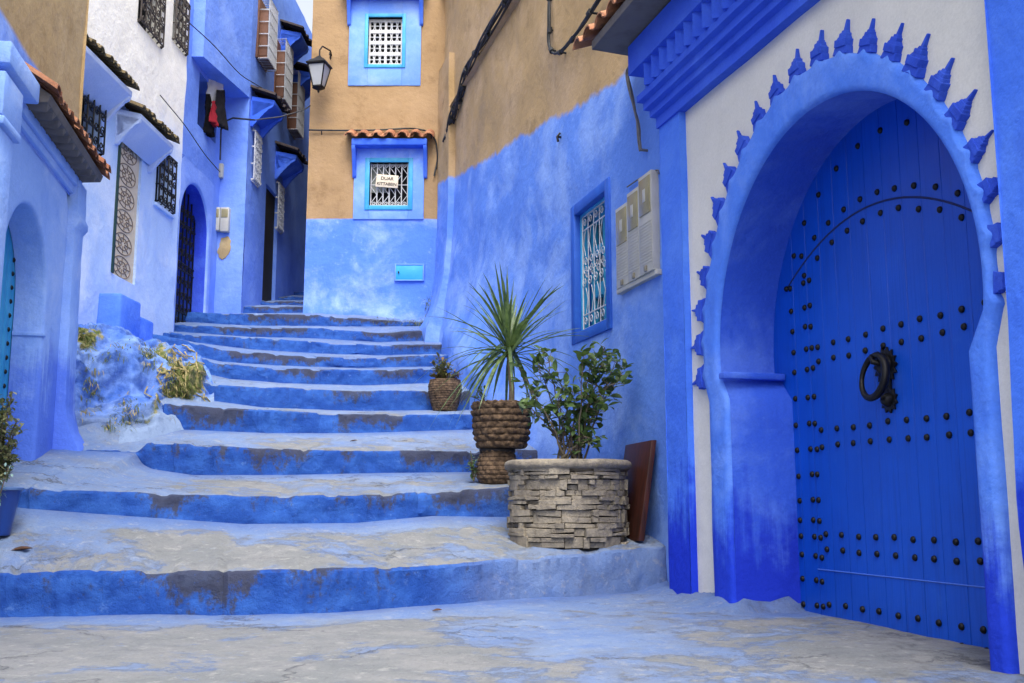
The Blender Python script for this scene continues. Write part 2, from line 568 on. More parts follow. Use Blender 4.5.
def ground_z(x, y):
    z = .05 + .012 * (y - 6)
    z -= sstep(5, 0, y) * .03
    if y < 12:
        z += .014 * fbm((x, y, 1.3), .9) + .006 * fbm((x, y, 4), 3.0)
    # plaster fillet creeping up against the wall and the portal foot
    a = (x - FR.o.x) * FR.ex.x + (y - FR.o.y) * FR.ex.y
    w = (x - FR.o.x) * FR.ew.x + (y - FR.o.y) * FR.ew.y
    if a > 1.65: z += .07 * math.exp(-(max(w, 0) / .12) ** 1.3) * (1 + .6 * fbm((x, y, 2), 5))
    return z


xs = [-80, -40, -20, -10, -7] + [-6 + .09 * i for i in range(int(9.4 / .09))] + [4, 6, 10, 20, 40, 80]
ys = [-80, -40, -20, -10, -5, -2, 0, 1, 2] + [2.4 + .09 * i for i in range(int(6.4 / .09))] + [9, 12, 20, 40, 80]
mb = MB()
mb.strip([[(x, y, ground_z(x, y) if -7 < x < 4 and y > 0 else .0) for x in xs] for y in ys])
g_o = tag(mb.build('ground', m_pave, smooth=60), kind='structure')
vals = []
for p in g_o.data.polygons:
    for li in p.loop_indices:
        v = g_o.data.vertices[g_o.data.loops[li].vertex_index].co
        edge = curve1([(-4, 6.15), (-1.2, 6.35), (-.2, 6.75), (.5, 7.2), (1.2, 7.9)], v.x)
        d = edge - v.y
        wear = .56 * sstep(.05, .7, d) - .12 * sstep(-.6, .9, v.x) + .04
        wear += .08 * sstep(1.0, 1.8, v.x)
        wear -= .35 * math.exp(-(((v.x - .35) / .5) ** 2 + ((v.y - 5.6) / 1.0) ** 2))
        wl = (v.x - FR.o.x) * FR.ew.x + (v.y - FR.o.y) * FR.ew.y
        al = (v.x - FR.o.x) * FR.ex.x + (v.y - FR.o.y) * FR.ex.y
        foot = math.exp(-max(wl, 0) / .16) if al > 1.4 else 0
        wear -= .6 * foot
        vals.append((min(.55, .45 * math.exp(-max(d, 0) / .14) + .4 * foot), wear, .05 + .35 * sstep(.6, 1.8, v.x)))
paint_layer(g_o, vals)

# each riser: (px x, y of its top edge, y of its foot) and (px x, depth)
ROWS = [
    ([(-330, 577, 611), (0, 573, 610), (102, 571, 609), (244, 569.5, 610), (355, 568, 609), (406, 566, 605), (437, 564, 600), (508, 559, 597), (570, 555, 594), (640, 548, 592), (760, 536, 586)],
     [(-330, 6.2), (0, 6.25), (300, 6.4), (430, 6.75), (500, 7.1), (560, 7.3), (620, 7.5), (760, 8.0)]),
    ([(-250, 484, 490), (-20, 485, 503), (25, 487, 508.5), (127, 492, 516), (244, 497, 524), (355, 495, 523), (432, 491, 516), (508, 487, 517), (700, 474, 505)],
     [(-250, 6.7), (25, 7.15), (244, 7.8), (355, 8.05), (508, 8.6), (700, 9.3)]),
    ([(-120, 444, 445), (60, 449, 449.5), (134, 450, 452.5), (142, 444, 464), (152, 442, 469), (193, 444.5, 475), (285, 449, 475), (378, 450.7, 473), (471, 450.7, 472), (640, 446, 468)],
     [(-120, 8.0), (60, 8.6), (134, 8.95), (193, 9.0), (285, 9.25), (378, 9.6), (471, 10.0), (640, 10.6)]),
    ([(20, 416, 417), (120, 412, 413), (140, 403, 408), (152, 402.5, 416), (181, 404, 429.5), (267, 410, 433), (360, 414, 433), (471, 413.6, 429.5), (620, 412, 428)],
     [(20, 9.4), (120, 9.9), (181, 10.1), (267, 10.4), (360, 10.7), (471, 11.2), (620, 11.8)]),
    ([(60, 378, 382), (190, 381, 388), (215, 384, 401), (267, 387, 408), (360, 390.6, 411), (430, 390.6, 410), (600, 390, 409)],
     [(60, 10.6), (215, 11.1), (300, 11.5), (430, 12.0), (600, 12.7)]),
    ([(80, 345, 350), (180, 352, 362), (200, 358, 372), (230, 364.6, 379), (285, 368.3, 383), (360, 370, 385.5), (430, 368.3, 383), (580, 366, 381)],
     [(80, 11.4), (200, 11.9), (300, 12.3), (430, 12.8), (580, 13.4)]),
    ([(80, 325, 334), (165, 335, 345), (187, 340.5, 353.5), (222, 350, 362), (285, 355, 366), (360, 358, 368), (434, 355, 366.5), (560, 352, 363)],
     [(80, 12.1), (187, 12.6), (300, 13.0), (434, 13.5), (560, 14.0)]),
    ([(60, 318, 325), (144, 328.6, 333), (193, 335, 342), (248, 337, 349), (322, 342, 353.5), (378, 345, 355.5), (434, 344, 354.6), (560, 342, 352)],
     [(60, 12.7), (190, 13.3), (300, 13.7), (434, 14.15), (560, 14.6)]),
    ([(60, 300, 312), (137, 313, 326), (167, 324, 331), (248, 327.5, 337), (322, 328, 338.6), (378, 333, 342), (434, 329, 340.5), (540, 327, 338)],
     [(60, 13.4), (190, 14.0), (300, 14.35), (434, 14.7), (540, 15.1)]),
    ([(60, 300, 308), (137, 308, 318), (176, 311, 321), (248, 314, 325.7), (308, 314.5, 326), (360, 318, 326.4), (415, 322, 326), (520, 322, 326)],
     [(60, 14.2), (190, 14.6), (300, 14.95), (415, 15.15), (520, 15.4)]),
    ([(100, 304, 312), (224, 306.4, 314), (304, 306, 313), (500, 306, 313)], [(100, 15.2), (500, 15.6)]),
    ([(100, 300, 304.5), (230, 301, 305), (304, 301, 305), (480, 301, 305)], [(100, 16.2), (480, 16.4)]),
    ([(100, 295, 300), (304, 296, 300), (480, 296, 300)], [(100, 17.3), (480, 17.4)]),
    ([(100, 291, 295), (304, 291.5, 295), (480, 291.5, 295)], [(100, 18.5), (480, 18.5)]),
]
NC = 320
NR, NT = 6, 11


def row_pts(k):
    ps, ds = ROWS[k]
    bot, top = [], []
    for i in range(NC + 1):
        x = lerp(ps[0][0], ps[-1][0], i / NC)
        yt, yb = curve1(ps, x)
        Y = curve1([(a, b) for a, b in ds], x)
        T = atY(x, yt, Y)
        B = atY(x, yb, Y - .02)
        # chipped, hand-trowelled front edge
        j = .022 * fbm((T.x, k * 3.1, 0), 1.6) + .016 * fbm((T.x, k * 3.1, 5), 7) + .008 * fbm((T.x, k * 3.1, 5), 20)
        ch = sstep(.16, .34, fbm((T.x, k * 7.7, 8), 4.5, 5))
        j += .022 * ch
        T.z -= .014 * ch
        T.y += j; B.y += j * .6
        T.z += .010 * fbm((T.x, k * 5.7, 2), 2.2) + .006 * fbm((T.x, k * 2.7, 9), 9)
        bot.append(B); top.append(T)
    return bot, top


st_rows, st_par = [], []
prev_top = None
for k in range(len(ROWS)):
    bot, top = row_pts(k)
    if k == 0:
        for b in bot: b.z -= .06
    if prev_top is not None:
        for q in range(1, NT):
            t = q / NT
            row = []
            for i in range(NC + 1):
                a, b = prev_top[i], bot[i]
                p = a.lerp(b, t)
                L = (b - a).length
                # rounded nosing at the front, a small fillet at the back
                p.z += -.010 * math.exp(-(t * L / .03)) + .016 * math.exp(-((1 - t) * L / .06))
                p.z += (.016 * fbm((p.x, p.y, .5), 1.4) + .006 * fbm((p.x, p.y, 3), 6)) * math.sin(math.pi * t)
                row.append(p)
            st_rows.append(row); st_par.append((k, 'T', t))
    for q in range(NR + 1):
        t = q / NR
        row = []
        for i in range(NC + 1):
            p = bot[i].lerp(top[i], t)
            h = top[i].z - bot[i].z
            if 0 < q < NR:
                p.y += .022 * fbm((p.x * 1.2, k * 9, p.z * 2), 3) + .014 * fbm((p.x, k * 9, p.z), 11) + .007 * fbm((p.x, k * 9, p.z), 26)
            if q == NR:
                p.y += .016; p.z -= .002
            if q == NR - 1:
                p.z = top[i].z - min(.022, h * .2)
            row.append(p)
        st_rows.append(row); st_par.append((k, 'R', t))
    prev_top = top
last = [p + Vector((0, 9, 1.6)) for p in prev_top]
st_rows.append(last); st_par.append((99, 'T', 1))
mb = MB()
mb.strip(st_rows)
stairs = tag(mb.build('stone_stairs', m_pave, smooth=50), kind='structure')
vals = []
for p in stairs.data.polygons:
    r = [stairs.data.loops[li].vertex_index // (NC + 1) for li in p.loop_indices]
    lo, hi = min(r), max(r)
    k, kind, t = st_par[hi]
    riser = kind == 'R' and st_par[lo][1] == 'R' and st_par[lo][0] == k
    for li in p.loop_indices:
        vi = stairs.data.loops[li].vertex_index
        v = stairs.data.vertices[vi].co
        kk, kd, tt = st_par[vi // (NC + 1)]
        fade = sstep(-.6, .2, v.x) if k == 0 else 0
        if k == 1: fade = .6 * sstep(-.4, .6, v.x)
        if riser:
            vals.append((1 - .75 * fade, .1, (.25 + .75 * tt ** 1.5) * (1 - fade * .7) * (.35 + .65 * sstep(-.12, .3, fbm((v.x, k * 4.4, 0), .9))) + .02))
        else:
            tk = tt if kd == 'T' else (1.0 if kk == k else 0.0)
            top_tread = k if kk != 99 else 99
            wear = {1: .55, 2: .46, 3: .42, 4: .36, 5: .26}.get(top_tread, .04)
            wear *= (1 - sstep(.55, 1.0, tk)) if top_tread > 2 else (1 - .95 * sstep(.6, 1.0, tk))
            wear -= .25 * sstep(-2.2, -3.6, v.x)
            wear -= .22 * sstep(-.3, .5, v.x) * (1 if top_tread > 1 else .5)
            if top_tread > 5: wear += .25 * (1 - sstep(0, .2, tk))
            rm = (.25 if top_tread > 5 else .0) + .5 * sstep(.72, 1.0, tk)
            vals.append((min(1, rm), wear, .05))
paint_layer(stairs, vals)

# the blue-washed rock that the left end of the stairs runs into
RK = [
    [(40, 449, 8.6), (75, 449, 8.9), (110, 447, 9.1), (140, 436, 9.4), (162, 424, 9.8), (192, 409, 10.4), (214, 404, 10.9)],
    [(50, 432, 9.0), (78, 428, 9.3), (112, 423, 9.5), (145, 416, 9.8), (168, 410, 10.1), (194, 400, 10.6), (214, 394, 11.1)],
    [(50, 395, 9.25), (80, 391, 9.6), (115, 390, 9.85), (150, 390, 10.1), (174, 390, 10.3), (197, 387, 10.7), (213, 385, 11.2)],
    [(50, 362, 9.4), (80, 362, 9.85), (115, 362, 10.2), (150, 366, 10.4), (178, 370, 10.6), (198, 374, 11.0), (211, 376, 11.5)],
    [(50, 338, 9.6), (80, 339, 10.1), (115, 344, 10.6), (148, 350, 10.9), (174, 359, 11.1), (195, 366, 11.4), (209, 369, 11.9)],
    [(50, 322, 9.9), (80, 325, 10.4), (115, 331, 10.9), (148, 340, 11.4), (172, 350, 11.7), (192, 358, 12.0), (208, 364, 12.4)],
]
RKP = [[atY(*p) for p in r] for r in RK]
RKP.append([p + Vector((-.3, 1.5, .12)) for p in RKP[-1]])
RKP.insert(0, [p + Vector((.10, -.30, -.35)) for p in RKP[0]])


def cat(p, t):
    n = len(p) - 1
    f = t * n
    i = min(int(f), n - 1)
    t = f - i
    p0, p1, p2, p3 = p[max(i - 1, 0)], p[i], p[i + 1], p[min(i + 2, n)]
    return .5 * ((2 * p1) + (p2 - p0) * t + (2 * p0 - 5 * p1 + 4 * p2 - p3) * t * t + (3 * p1 - p0 - 3 * p2 + p3) * t ** 3)


def rock_surface(u, v):
    return cat([cat(r, u) for r in RKP], (v * 6 + 1) / 7 if v > 0 else 0)


NU, NV = 130, 110
rows = []
moss_pts = []
for j in range(NV + 1):
    v = j / NV
    row = []
    for i in range(NU + 1):
        u = i / NU
        p = rock_surface(u, v)
        e = min(1, min(u, 1 - u) / .12) * sstep(0, .13, v) * (1 - .6 * sstep(.8, 1, v))
        rid = noise.ridged_multi_fractal(p * 1.7, 1.0, 2.1, 4, 1.0, 2.0)
        d = .20 * (rid - 1.1) + .20 * fbm(p, 1.9, 4) + .08 * fbm(p, 4.5, 4) + .02 * fbm(p, 12, 4)
        hol = math.exp(-(((u - .28) / .10) ** 2 + ((v - .36) / .12) ** 2)) * .22
        hol += math.exp(-(((u - .48) / .05) ** 2 + ((v - .40) / .14) ** 2)) * .16
        lump = math.exp(-(((u - .8) / .09) ** 2 + ((v - .5) / .14) ** 2)) * .16
        lump += math.exp(-(((u - .38) / .08) ** 2 + ((v - .52) / .1) ** 2)) * .1
        nrm = Vector((.45, -.75, .5))
        row.append(p + nrm * (d * .78 - hol * 1.1 + lump) * e)
    rows.append(row)
mb = MB(); mb.strip(rows)
rock = tag(mb.build('rock_outcrop', m_rock, smooth=70), kind='structure')
vals = []
for p in rock.data.polygons:
    for li in p.loop_indices:
        vi = rock.data.loops[li].vertex_index
        j, i = divmod(vi, NU + 1)
        u, v = i / NU, j / NV
        mo = math.exp(-(((u - .78) / .15) ** 2 + ((v - .42) / .22) ** 2)) * 1.3
        mo += math.exp(-(((u - .2) / .07) ** 2 + ((v - .7) / .13) ** 2)) * .8
        mo += math.exp(-(((u - .62 + (v - .7) * .25) / .06) ** 2 + ((v - .68) / .16) ** 2)) * .9
        mo += math.exp(-(((u - .55) / .05) ** 2 + ((v - .2) / .14) ** 2)) * .6
        mo += math.exp(-(((u - .2) / .05) ** 2 + ((v - .35) / .25) ** 2)) * .4
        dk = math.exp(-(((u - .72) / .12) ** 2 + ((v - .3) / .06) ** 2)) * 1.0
        dk += math.exp(-(((u - .27) / .08) ** 2 + ((v - .33) / .1) ** 2)) * .6  # the carved hollow's shade laid into the colour
        vals.append((mo, dk, sstep(.26, .1, v + .06 * fbm((u * 6, v * 6, 0), 1))))
paint_layer(rock, vals)


# ------------------------------------------------------------------ walls
def wall(mb, fr, a0, a1, z0, z1, holes=(), step=.14, amp=.012, w=0.0, extra=None, depth=.25, seed=0):
    """a plastered wall face with rectangular holes and their reveals, gently uneven"""
    def cuts(lo, hi, vals):
        c = sorted({lo, hi} | {v for v in vals if lo < v < hi})
        out = []
        for p, q in zip(c, c[1:]):
            n = max(1, int(math.ceil((q - p) / step)))
            out += [lerp(p, q, i / n) for i in range(n)]
        return out + [c[-1]]
    A = cuts(a0, a1, [x for h in holes for x in h[:2]])
    Z = cuts(z0, z1, [x for h in holes for x in h[2:4]])

    def off(a, z):
        k = 1.0
        for h in holes:
            d = max(h[0] - a, a - h[1], h[2] - z, z - h[3])
            k = min(k, sstep(0, .3, d))
        p = fr(a, z)
        o = amp * (fbm((p.x + seed, p.y, p.z), .8, 3) + .4 * fbm((p.x, p.y + seed, p.z), 3.0, 2)) * k
        if extra: o += extra(a, z)
        return w + o
    n = len(mb.v)
    for z in Z:
        for a in A:
            mb.v.append(tuple(fr(a, z, off(a, z))))
    k = len(A)
    for j in range(len(Z) - 1):
        for i in range(k - 1):
            am, zm = (A[i] + A[i + 1]) / 2, (Z[j] + Z[j + 1]) / 2
            if any(h[0] < am < h[1] and h[2] < zm < h[3] for h in holes): continue
            q = n + j * k + i
            mb.face((q, q + 1, q + k + 1, q + k))
    for h in holes:
        d = h[4] if len(h) > 4 else depth
        if d <= 0: continue
        loop = [(h[0], h[2]), (h[1], h[2]), (h[1], h[3]), (h[0], h[3])]
        for (p, q) in zip(loop, loop[1:] + loop[:1]):
            mb.quad(fr(p[0], p[1], w), fr(q[0], q[1], w), fr(q[0], q[1], w - d), fr(p[0], p[1], w - d))


def closed_back(mb, fr, a0, a1, z0, z1, thick):
    """the unseen sides, back and top of a building's block"""
    P = lambda a, z, w: fr(a, z, w)
    e = .004
    mb.quad(P(a0, z0, -e), P(a0, z1, -e), P(a0, z1, -thick), P(a0, z0, -thick))
    mb.quad(P(a1, z0, -e), P(a1, z1, -e), P(a1, z1, -thick), P(a1, z0, -thick))
    mb.quad(P(a0, z1, -e), P(a1, z1, -e), P(a1, z1, -thick), P(a0, z1, -thick))
    mb.quad(P(a0, z0, -thick), P(a1, z0, -thick), P(a1, z1, -thick), P(a0, z1, -thick))


def horseshoe(c, zc, r, zs, jamb=None, zb=0.0, n=40, rz=None, jz=10):
    """outline of an arched opening from the left foot over the top to the right foot, as (a, z); left = larger a"""
    rz = rz or r
    t0 = math.asin(max(-1, min(1, (zs - zc) / rz)))
    jl = jamb if jamb is not None else r * math.cos(t0)
    pts = [(c + jl, lerp(zb, zs, i / jz)) for i in range(jz)]
    for i in range(n + 1):
        t = lerp(t0, math.pi - t0, i / n)
        pts.append((c + r * math.cos(t), zc + rz * math.sin(t)))
    pts += [(c - jl, lerp(zs, zb, (i + 1) / jz)) for i in range(jz)]
    return pts


def to_rect(pt, c, zc, a0, a1, z0, z1):
    """project an outline point outward from (c, zc) to the rectangle"""
    a, z = pt
    if z <= zc:
        return (a1 if a > c else a0, z)
    da, dz = a - c, z - zc
    k = min(((a1 - c) / da) if da > 1e-6 else 1e9, ((a0 - c) / da) if da < -1e-6 else 1e9, ((z1 - zc) / dz) if dz > 1e-6 else 1e9)
    return (c + da * k, zc + dz * k)


def off_curve(pts, d):
    out = []
    for i, p in enumerate(pts):
        q0, q1 = pts[max(i - 1, 0)], pts[min(i + 1, len(pts) - 1)]
        ta, tz = q1[0] - q0[0], q1[1] - q0[1]
        L = math.hypot(ta, tz) or 1
        out.append((p[0] + d * tz / L, p[1] - d * ta / L))
    return out


def fill_rows(a, b, n):
    return [[(lerp(p[0], q[0], t / n), lerp(p[1], q[1], t / n)) for p, q in zip(a, b)] for t in range(n + 1)]


# ================================================================== the arched portal house on the right
portal = thing('portal_house', 'house front on the right with white panel, big horseshoe arch and studded blue door', 'house', tuple(FR(.6, 0, 0)))
C0, ZC, RA, ZS = .655, 1.64, 1.195, 1.50
ZB = -.12
inner = horseshoe(C0, ZC, RA, ZS, 1.085, ZB, 260)
N_FIN, T_A, T_B = 22, R(-5), R(182)
# band outline: eccentric to the opening
bl, br = 1.40, 1.27
outer = []
for i, p in enumerate(inner):
    if p[1] <= ZS and (i < 10 or i > len(inner) - 11):
        outer.append((C0 + 1.335 if p[0] > C0 else C0 - 1.215, p[1]))
    else:
        t = math.atan2(p[1] - ZC, p[0] - C0)
        r = lerp(br, bl, .5 + .5 * math.cos(t)) + .03 * math.sin(t) + .07 * max(0, math.sin(t)) ** 4
        ph_ = (t - T_A) / (T_B - T_A) * (N_FIN - 1) * math.pi
        r += .034 * abs(math.cos(ph_)) ** 5 - .012
        outer.append((C0 + r * math.cos(t), ZC + r * math.sin(t)))
S_L, S_R, Z_T = 2.30, -.725, 3.42
BW = .045
# white field: between the band and the rectangular frame
mb = MB()
rect = [to_rect(p, C0, ZC, S_R - .02, S_L + .02, ZB, Z_T + .02) for p in outer]
rr = fill_rows(off_curve(outer, -.03), rect, 6)
mb.strip([[FR(a, z, 0.003 * fbm((a, z, 0), 2)) for a, z in row] for row in rr])
mb.build('white_wall', m_white, portal, smooth=60)
# band with rounded arrises and the deep reveal
mb = MB()
D = .375
prof = [(-1, 0, -.004), (-1, -.004, BW * .6), (-1, -.02, BW)]
rows = [[FR(a, z, -.004) for a, z in outer]]
o2 = off_curve(outer, -.006)
rows.append([FR(a, z, BW * .65) for a, z in o2])
o3 = off_curve(outer, -.022)
i3 = off_curve(inner, .03)
for row in fill_rows(o3, i3, 4):
    rows.append([FR(a, z, BW + .005 * fbm((a, z, 3), 2.5)) for a, z in row])
for d, w in ((.013, BW - .006), (.003, BW - .016), (0, BW - .03)):
    rows.append([FR(a, z, w) for a, z in off_curve(inner, d)])
mb.strip(rows)
mb.build('arch_band', m_portal_band, portal, smooth=60)
def splay(p, f):
    a, z = p
    k = sstep(ZS - .02, ZS + .02, z)
    da, dz = a - C0, z - ZC
    L_ = math.hypot(da, dz) or 1
    return (a + f * (k * .035 * da / L_ - (1 - k) * .065 * (1 if a > C0 else -.3)), z + f * k * .035 * max(dz, 0) / L_)


mb = MB()
rows = []
for q in range(9):
    w = lerp(BW - .03, -D - .02, q / 8)
    rows.append([FR(*((lambda t: (t[0] + .006 * fbm((w * 3, t[1], 1), 1.5), t[1]))(splay(p, q / 8))), w) for p in inner])
mb.strip(rows)
mb.build('arch_reveal', m_reveal, portal, smooth=60)
# imposts: the small ledges where the arch springs
mb = MB()
for sgn in (1,):
    a0 = C0 + sgn * 1.075
    a1 = C0 + sgn * 1.15
    mb.fbox(FR, a0, a1, ZS - .03, ZS + .012, -D, BW + .012)
mb.build('impost', m_reveal, portal, bevel=.01)
# finials round the arch
fin_meshes = []
random.seed(5)


def finial_mesh(sd):
    rnd = random.Random(sd)
    j = lambda s: rnd.uniform(-s, s)
    mb = MB()

    def tier(x0, x1, y0, y1, d0, d1):
        q = lambda: rnd.uniform(-.003, .003)
        mb.hexa([Vector((-x0 + q(), -.01, y0)), Vector((x0 + q(), -.01, y0)), Vector((x0 + q(), d0, y0)), Vector((-x0 + q(), d0, y0)),
                 Vector((-x1 + q(), -.01, y1)), Vector((x1 + q(), -.01, y1)), Vector((x1 + q(), d1, y1)), Vector((-x1 + q(), d1, y1))])
    tier(.064, .056, -.03, .014, .045, .042)
    tier(.052, .051, .010, .052, .050, .050)
    tier(.045, .034, .049, .068, .044, .040)
    tier(.031, .029, .065, .088, .040, .037)
    tier(.019, .016, .085, .102, .033, .030)
    tier(.0105, .004, .099, .162, .026, .018)
    me_o = mb.build('arch_finial', m_finial, None, bevel=.003, segs=1, smooth=25)
    return me_o


FIN = [(2.212, 1.600), (2.225, 1.78), (2.225, 1.985), (2.19, 2.20)]
prots = [finial_mesh(11 + i) for i in range(4)]
tips = [(714.5, 372, 0), ]
angs = []
n_f = N_FIN
k = 0
for i in range(n_f):
    t = lerp(T_A, T_B, i / (n_f - 1))
    r = lerp(br, bl, .5 + .5 * math.cos(t)) + .03 * math.sin(t) + .07 * max(0, math.sin(t)) ** 4
    a, z = C0 + (r + .012) * math.cos(t), ZC + (r + .012) * math.sin(t)
    src = prots[k % 4]
    o = src if k < 4 else src.copy()
    if k >= 4: COL.objects.link(o)
    m = FR.mat(a, z, .0)
    sc = random.uniform(.90, 1.0) * (1.0 + .38 * sstep(.1, .9, math.cos(t)) - .22 * sstep(.75, 1.0, -math.cos(t)))
    fl = 1.0 - .35 * sstep(.1, .9, math.cos(t))
    rot = Matrix.Rotation(math.pi / 2 - t + random.uniform(-.06, .06), 4, 'Y')
    o.parent = portal
    o.matrix_parent_inverse = Matrix.Translation(-portal.location)
    o.matrix_basis = m @ rot @ Matrix.Diagonal((sc, sc * fl, sc, 1))
    k += 1

# pilasters
mb = MB()
wall(mb, FR, S_L - .01, 2.63, ZB, 3.46, step=.12, amp=.010, w=.05)
mb.quad(FR(2.63, ZB, .05), FR(2.63, 3.46, .05), FR(2.63, 3.46, -.1), FR(2.63, ZB, -.1))
mb.quad(FR(S_L - .01, ZB, .05), FR(S_L - .01, 3.46, .05), FR(S_L - .01, 3.46, -.02), FR(S_L - .01, ZB, -.02))
mb.build('pilaster', m_pilaster, portal, smooth=40)
mb = MB()
wall(mb, FR, -1.05, S_R + .01, ZB, 3.46, step=.12, amp=.014, w=.07, extra=lambda a, z: .012 * math.sin(z * 2.1))
mb.quad(FR(S_R + .01, ZB, .07), FR(S_R + .01, 3.46, .07), FR(S_R + .01, 3.46, -.02), FR(S_R + .01, ZB, -.02))
mb.build('pilaster', m_pilaster, portal, smooth=40)
# unseen front run on toward the viewer to block light, and the block behind
mb = MB()
wall(mb, FR, -4.6, -1.04, ZB, 3.46, step=.3, amp=.01, w=.01)
mb.quad(FR(-4.6, ZB, -3.2), FR(2.6, ZB, -3.2), FR(2.6, 4.25, -3.2), FR(-4.6, 4.25, -3.2))
mb.quad(FR(-4.6, ZB, 0), FR(-4.6, ZB, -3.2), FR(-4.6, 4.25, -3.2), FR(-4.6, 4.25, 0))
mb.quad(FR(-4.6, 4.25, 0), FR(2.6, 4.25, 0), FR(2.6, 4.25, -3.2), FR(-4.6, 4.25, -3.2))
mb.build('side_wall', m_white, portal, smooth=40)
# cornice: stepped profile that returns round the corner of the pilaster
CPF = [(-.03, 3.42), (.03, 3.418), (.065, 3.42), (.065, 3.50), (.10, 3.515), (.10, 3.565), (.135, 3.58), (.135, 3.635), (.17, 3.65), (.17, 3.70), (.12, 3.712), (.12, 3.86), (.215, 3.875), (.215, 4.10), (.0, 4.10)]
mb = MB()
sL = 2.585
path = lambda ow: [(sL + ow, -.3), (sL + ow, ow)] + [(lerp(sL + ow, -4.6, (i + 1) / 24), ow) for i in range(24)]
mb.strip([[FR(a, z + .006 * fbm((a, z, 0), 1.2), w + .004 * fbm((a, z, 9), 2)) for a, w in path(ow)] for ow, z in CPF])
mb.build('cornice', m_cornice, portal, bevel=0, smooth=30)
mb = MB()
a = 2.60
while a > -1.6:
    mb.prism([FR(a, 3.715, .10), FR(a - .06, 3.715, .10), FR(a - .12, 3.715, .10)],
             [FR(a, 3.715, .10), FR(a - .06, 3.715, .205), FR(a - .12, 3.715, .10)][::1])
    # sawtooth course: triangular bricks set on edge
    mb.hexa([FR(a, 3.70, .115), FR(a - .065, 3.70, .205), FR(a - .13, 3.70, .115), FR(a - .065, 3.70, .11),
             FR(a, 3.868, .115), FR(a - .065, 3.868, .205), FR(a - .13, 3.868, .115), FR(a - .065, 3.868, .11)])
    a -= .135
mb.build('sawtooth_course', m_cornice, portal, bevel=.005)


def tile_roof(mb, fr, a0, a1, w_in, z_in, w_out, z_out, pitch=.19, r=.075, seed=1, seg=6):
    """rows of barrel tiles running down from the wall to the eave"""
    rnd = random.Random(seed)
    n = max(2, int(round((a1 - a0) / pitch)))
    p = (a1 - a0) / n
    th = .014
    for i in range(2 * n + 1):
        cover = i % 2 == 0
        ac = a0 + p * i / 2 + rnd.uniform(-.006, .006)
        ex = rnd.uniform(-.025, .025)
        dz = rnd.uniform(-.006, .006)
        tl = rnd.uniform(-.012, .012)
        outp, inp = [], []
        for sgn, rad in ((1, r), (-1, r - th)):
            for q in range(seg + 1):
                t = math.pi * (q / seg) if sgn > 0 else math.pi * (1 - q / seg)
                da = rad * math.cos(t)
                hz = rad * math.sin(t) * .8
                zz = hz if cover else (-hz + .055)
                taper = 1.0 if cover else .95
                outp.append(fr(ac + da * taper, z_out + zz + dz, w_out + ex + (0 if cover else -.02)))
                inp.append(fr(ac + da * .92 + tl, z_in + zz + dz, w_in))
        mb.prism(outp, inp)


mb = MB()
tile_roof(mb, FR, -4.6, 3.12, -.55, 4.62, .50, 4.22, .215, .085, 3)
mb.build('tile_roof', m_tile, portal, smooth=40)
mb = MB()
mb.hexa([FR(-4.6, 4.13, .44), FR(2.98, 4.13, .44), FR(2.98, 4.11, .0), FR(-4.6, 4.11, .0),
         FR(-4.6, 4.20, .44), FR(2.98, 4.20, .44), FR(2.98, 4.36, .0), FR(-4.6, 4.36, .0)])
mb.build('soffit_board', m_soffit, portal, bevel=.006)

# door: boards cut to the arch, wicket line, studs and knocker
DW = -D - .01
M = Mat('blue_door_paint', .42, .45)
c = M.mix(M.step(M.noise(1.2, 6, .6), .35, .7), lin('#0547b4'), lin('#0650c4'))
c = M.mix(M.math('MULTIPLY', M.step(M.noise(1.0, 8, .7, vec=M.scaled((34, 34, 1.1))), .48, .72), .55), c, lin('#06399a'))
c = M.mix(M.math('MULTIPLY', M.step(M.noise(5, 9, .75, off=(3, 3, 3)), .58, .72), .4), c, lin('#2a62c4'))
c = M.mix(M.math('MULTIPLY', M.step(M.noise(22, 8, .75, off=(1, 3, 3)), .66, .72), .5), c, lin('#0a2f78'))
m_door = M.done(c, M.bump(M.noise(1.0, 7, .65, vec=M.scaled((70, 70, 3))), .35, .004, M.bump(M.noise(4, 5, .6), .2, .015)))
ins = horseshoe(C0, ZC, RA + .03, ZS, 1.13, ZB, 60)


def door_top(a):
    d = abs(a - C0)
    rr_ = RA + .065
    return ZC + math.sqrt(max(0.0, rr_ * rr_ - d * d))


mb = MB()
wpl = .159
a = C0 - 1.265
edge = [C0 - 1.265]
while a + wpl < C0 + 1.22: a += wpl; edge.append(a)
edge[-1] = C0 + 1.268
for p, q in zip(edge, edge[1:]):
    g = .0009
    lo = [(p + g, ZB), (q - g, ZB)]
    topz = [(lerp(q - g, p + g, t / 3), door_top(lerp(q - g, p + g, t / 3))) for t in range(4)]
    loop = lo + topz
    mb.prism([FR(x, z, DW - .05) for x, z in loop], [FR(x, z, DW) for x, z in loop])
door = mb.build('door', m_door, portal, bevel=.0016, segs=1)
mb = MB()
mb.fbox(FR, C0 - 1.2, C0 + 1.2, ZB, 2.2, DW - .08, DW - .052)
mb.build('backing', m_dark, door)
# wicket seam: an arched and upright hairline bead
seam = [(1.545, z) for z in [-.1 + i * .14 for i in range(17)]]
arc_c, arc_r = .80, .0


def arc_z(a):
    return 2.345 - .275 * ((a - .80) / .86) ** 2


mb = MB()
mb.tube([FR(a, arc_z(a), DW + .001) for a in [1.67 - i * .06 for i in range(35)]], .006, 5)
mb.build('wicket_seam', simple('seam_dark_blue', '#0a1d58', '#081440', .6), door)
mb = MB()
mb.tube([FR(1.47 - .06 * i, .315, DW + .001) for i in range(31)], .0045, 5)
mb.build('kick_seam', simple('seam_pale_blue', '#3f68c4', '#2a50a8', .6), door)
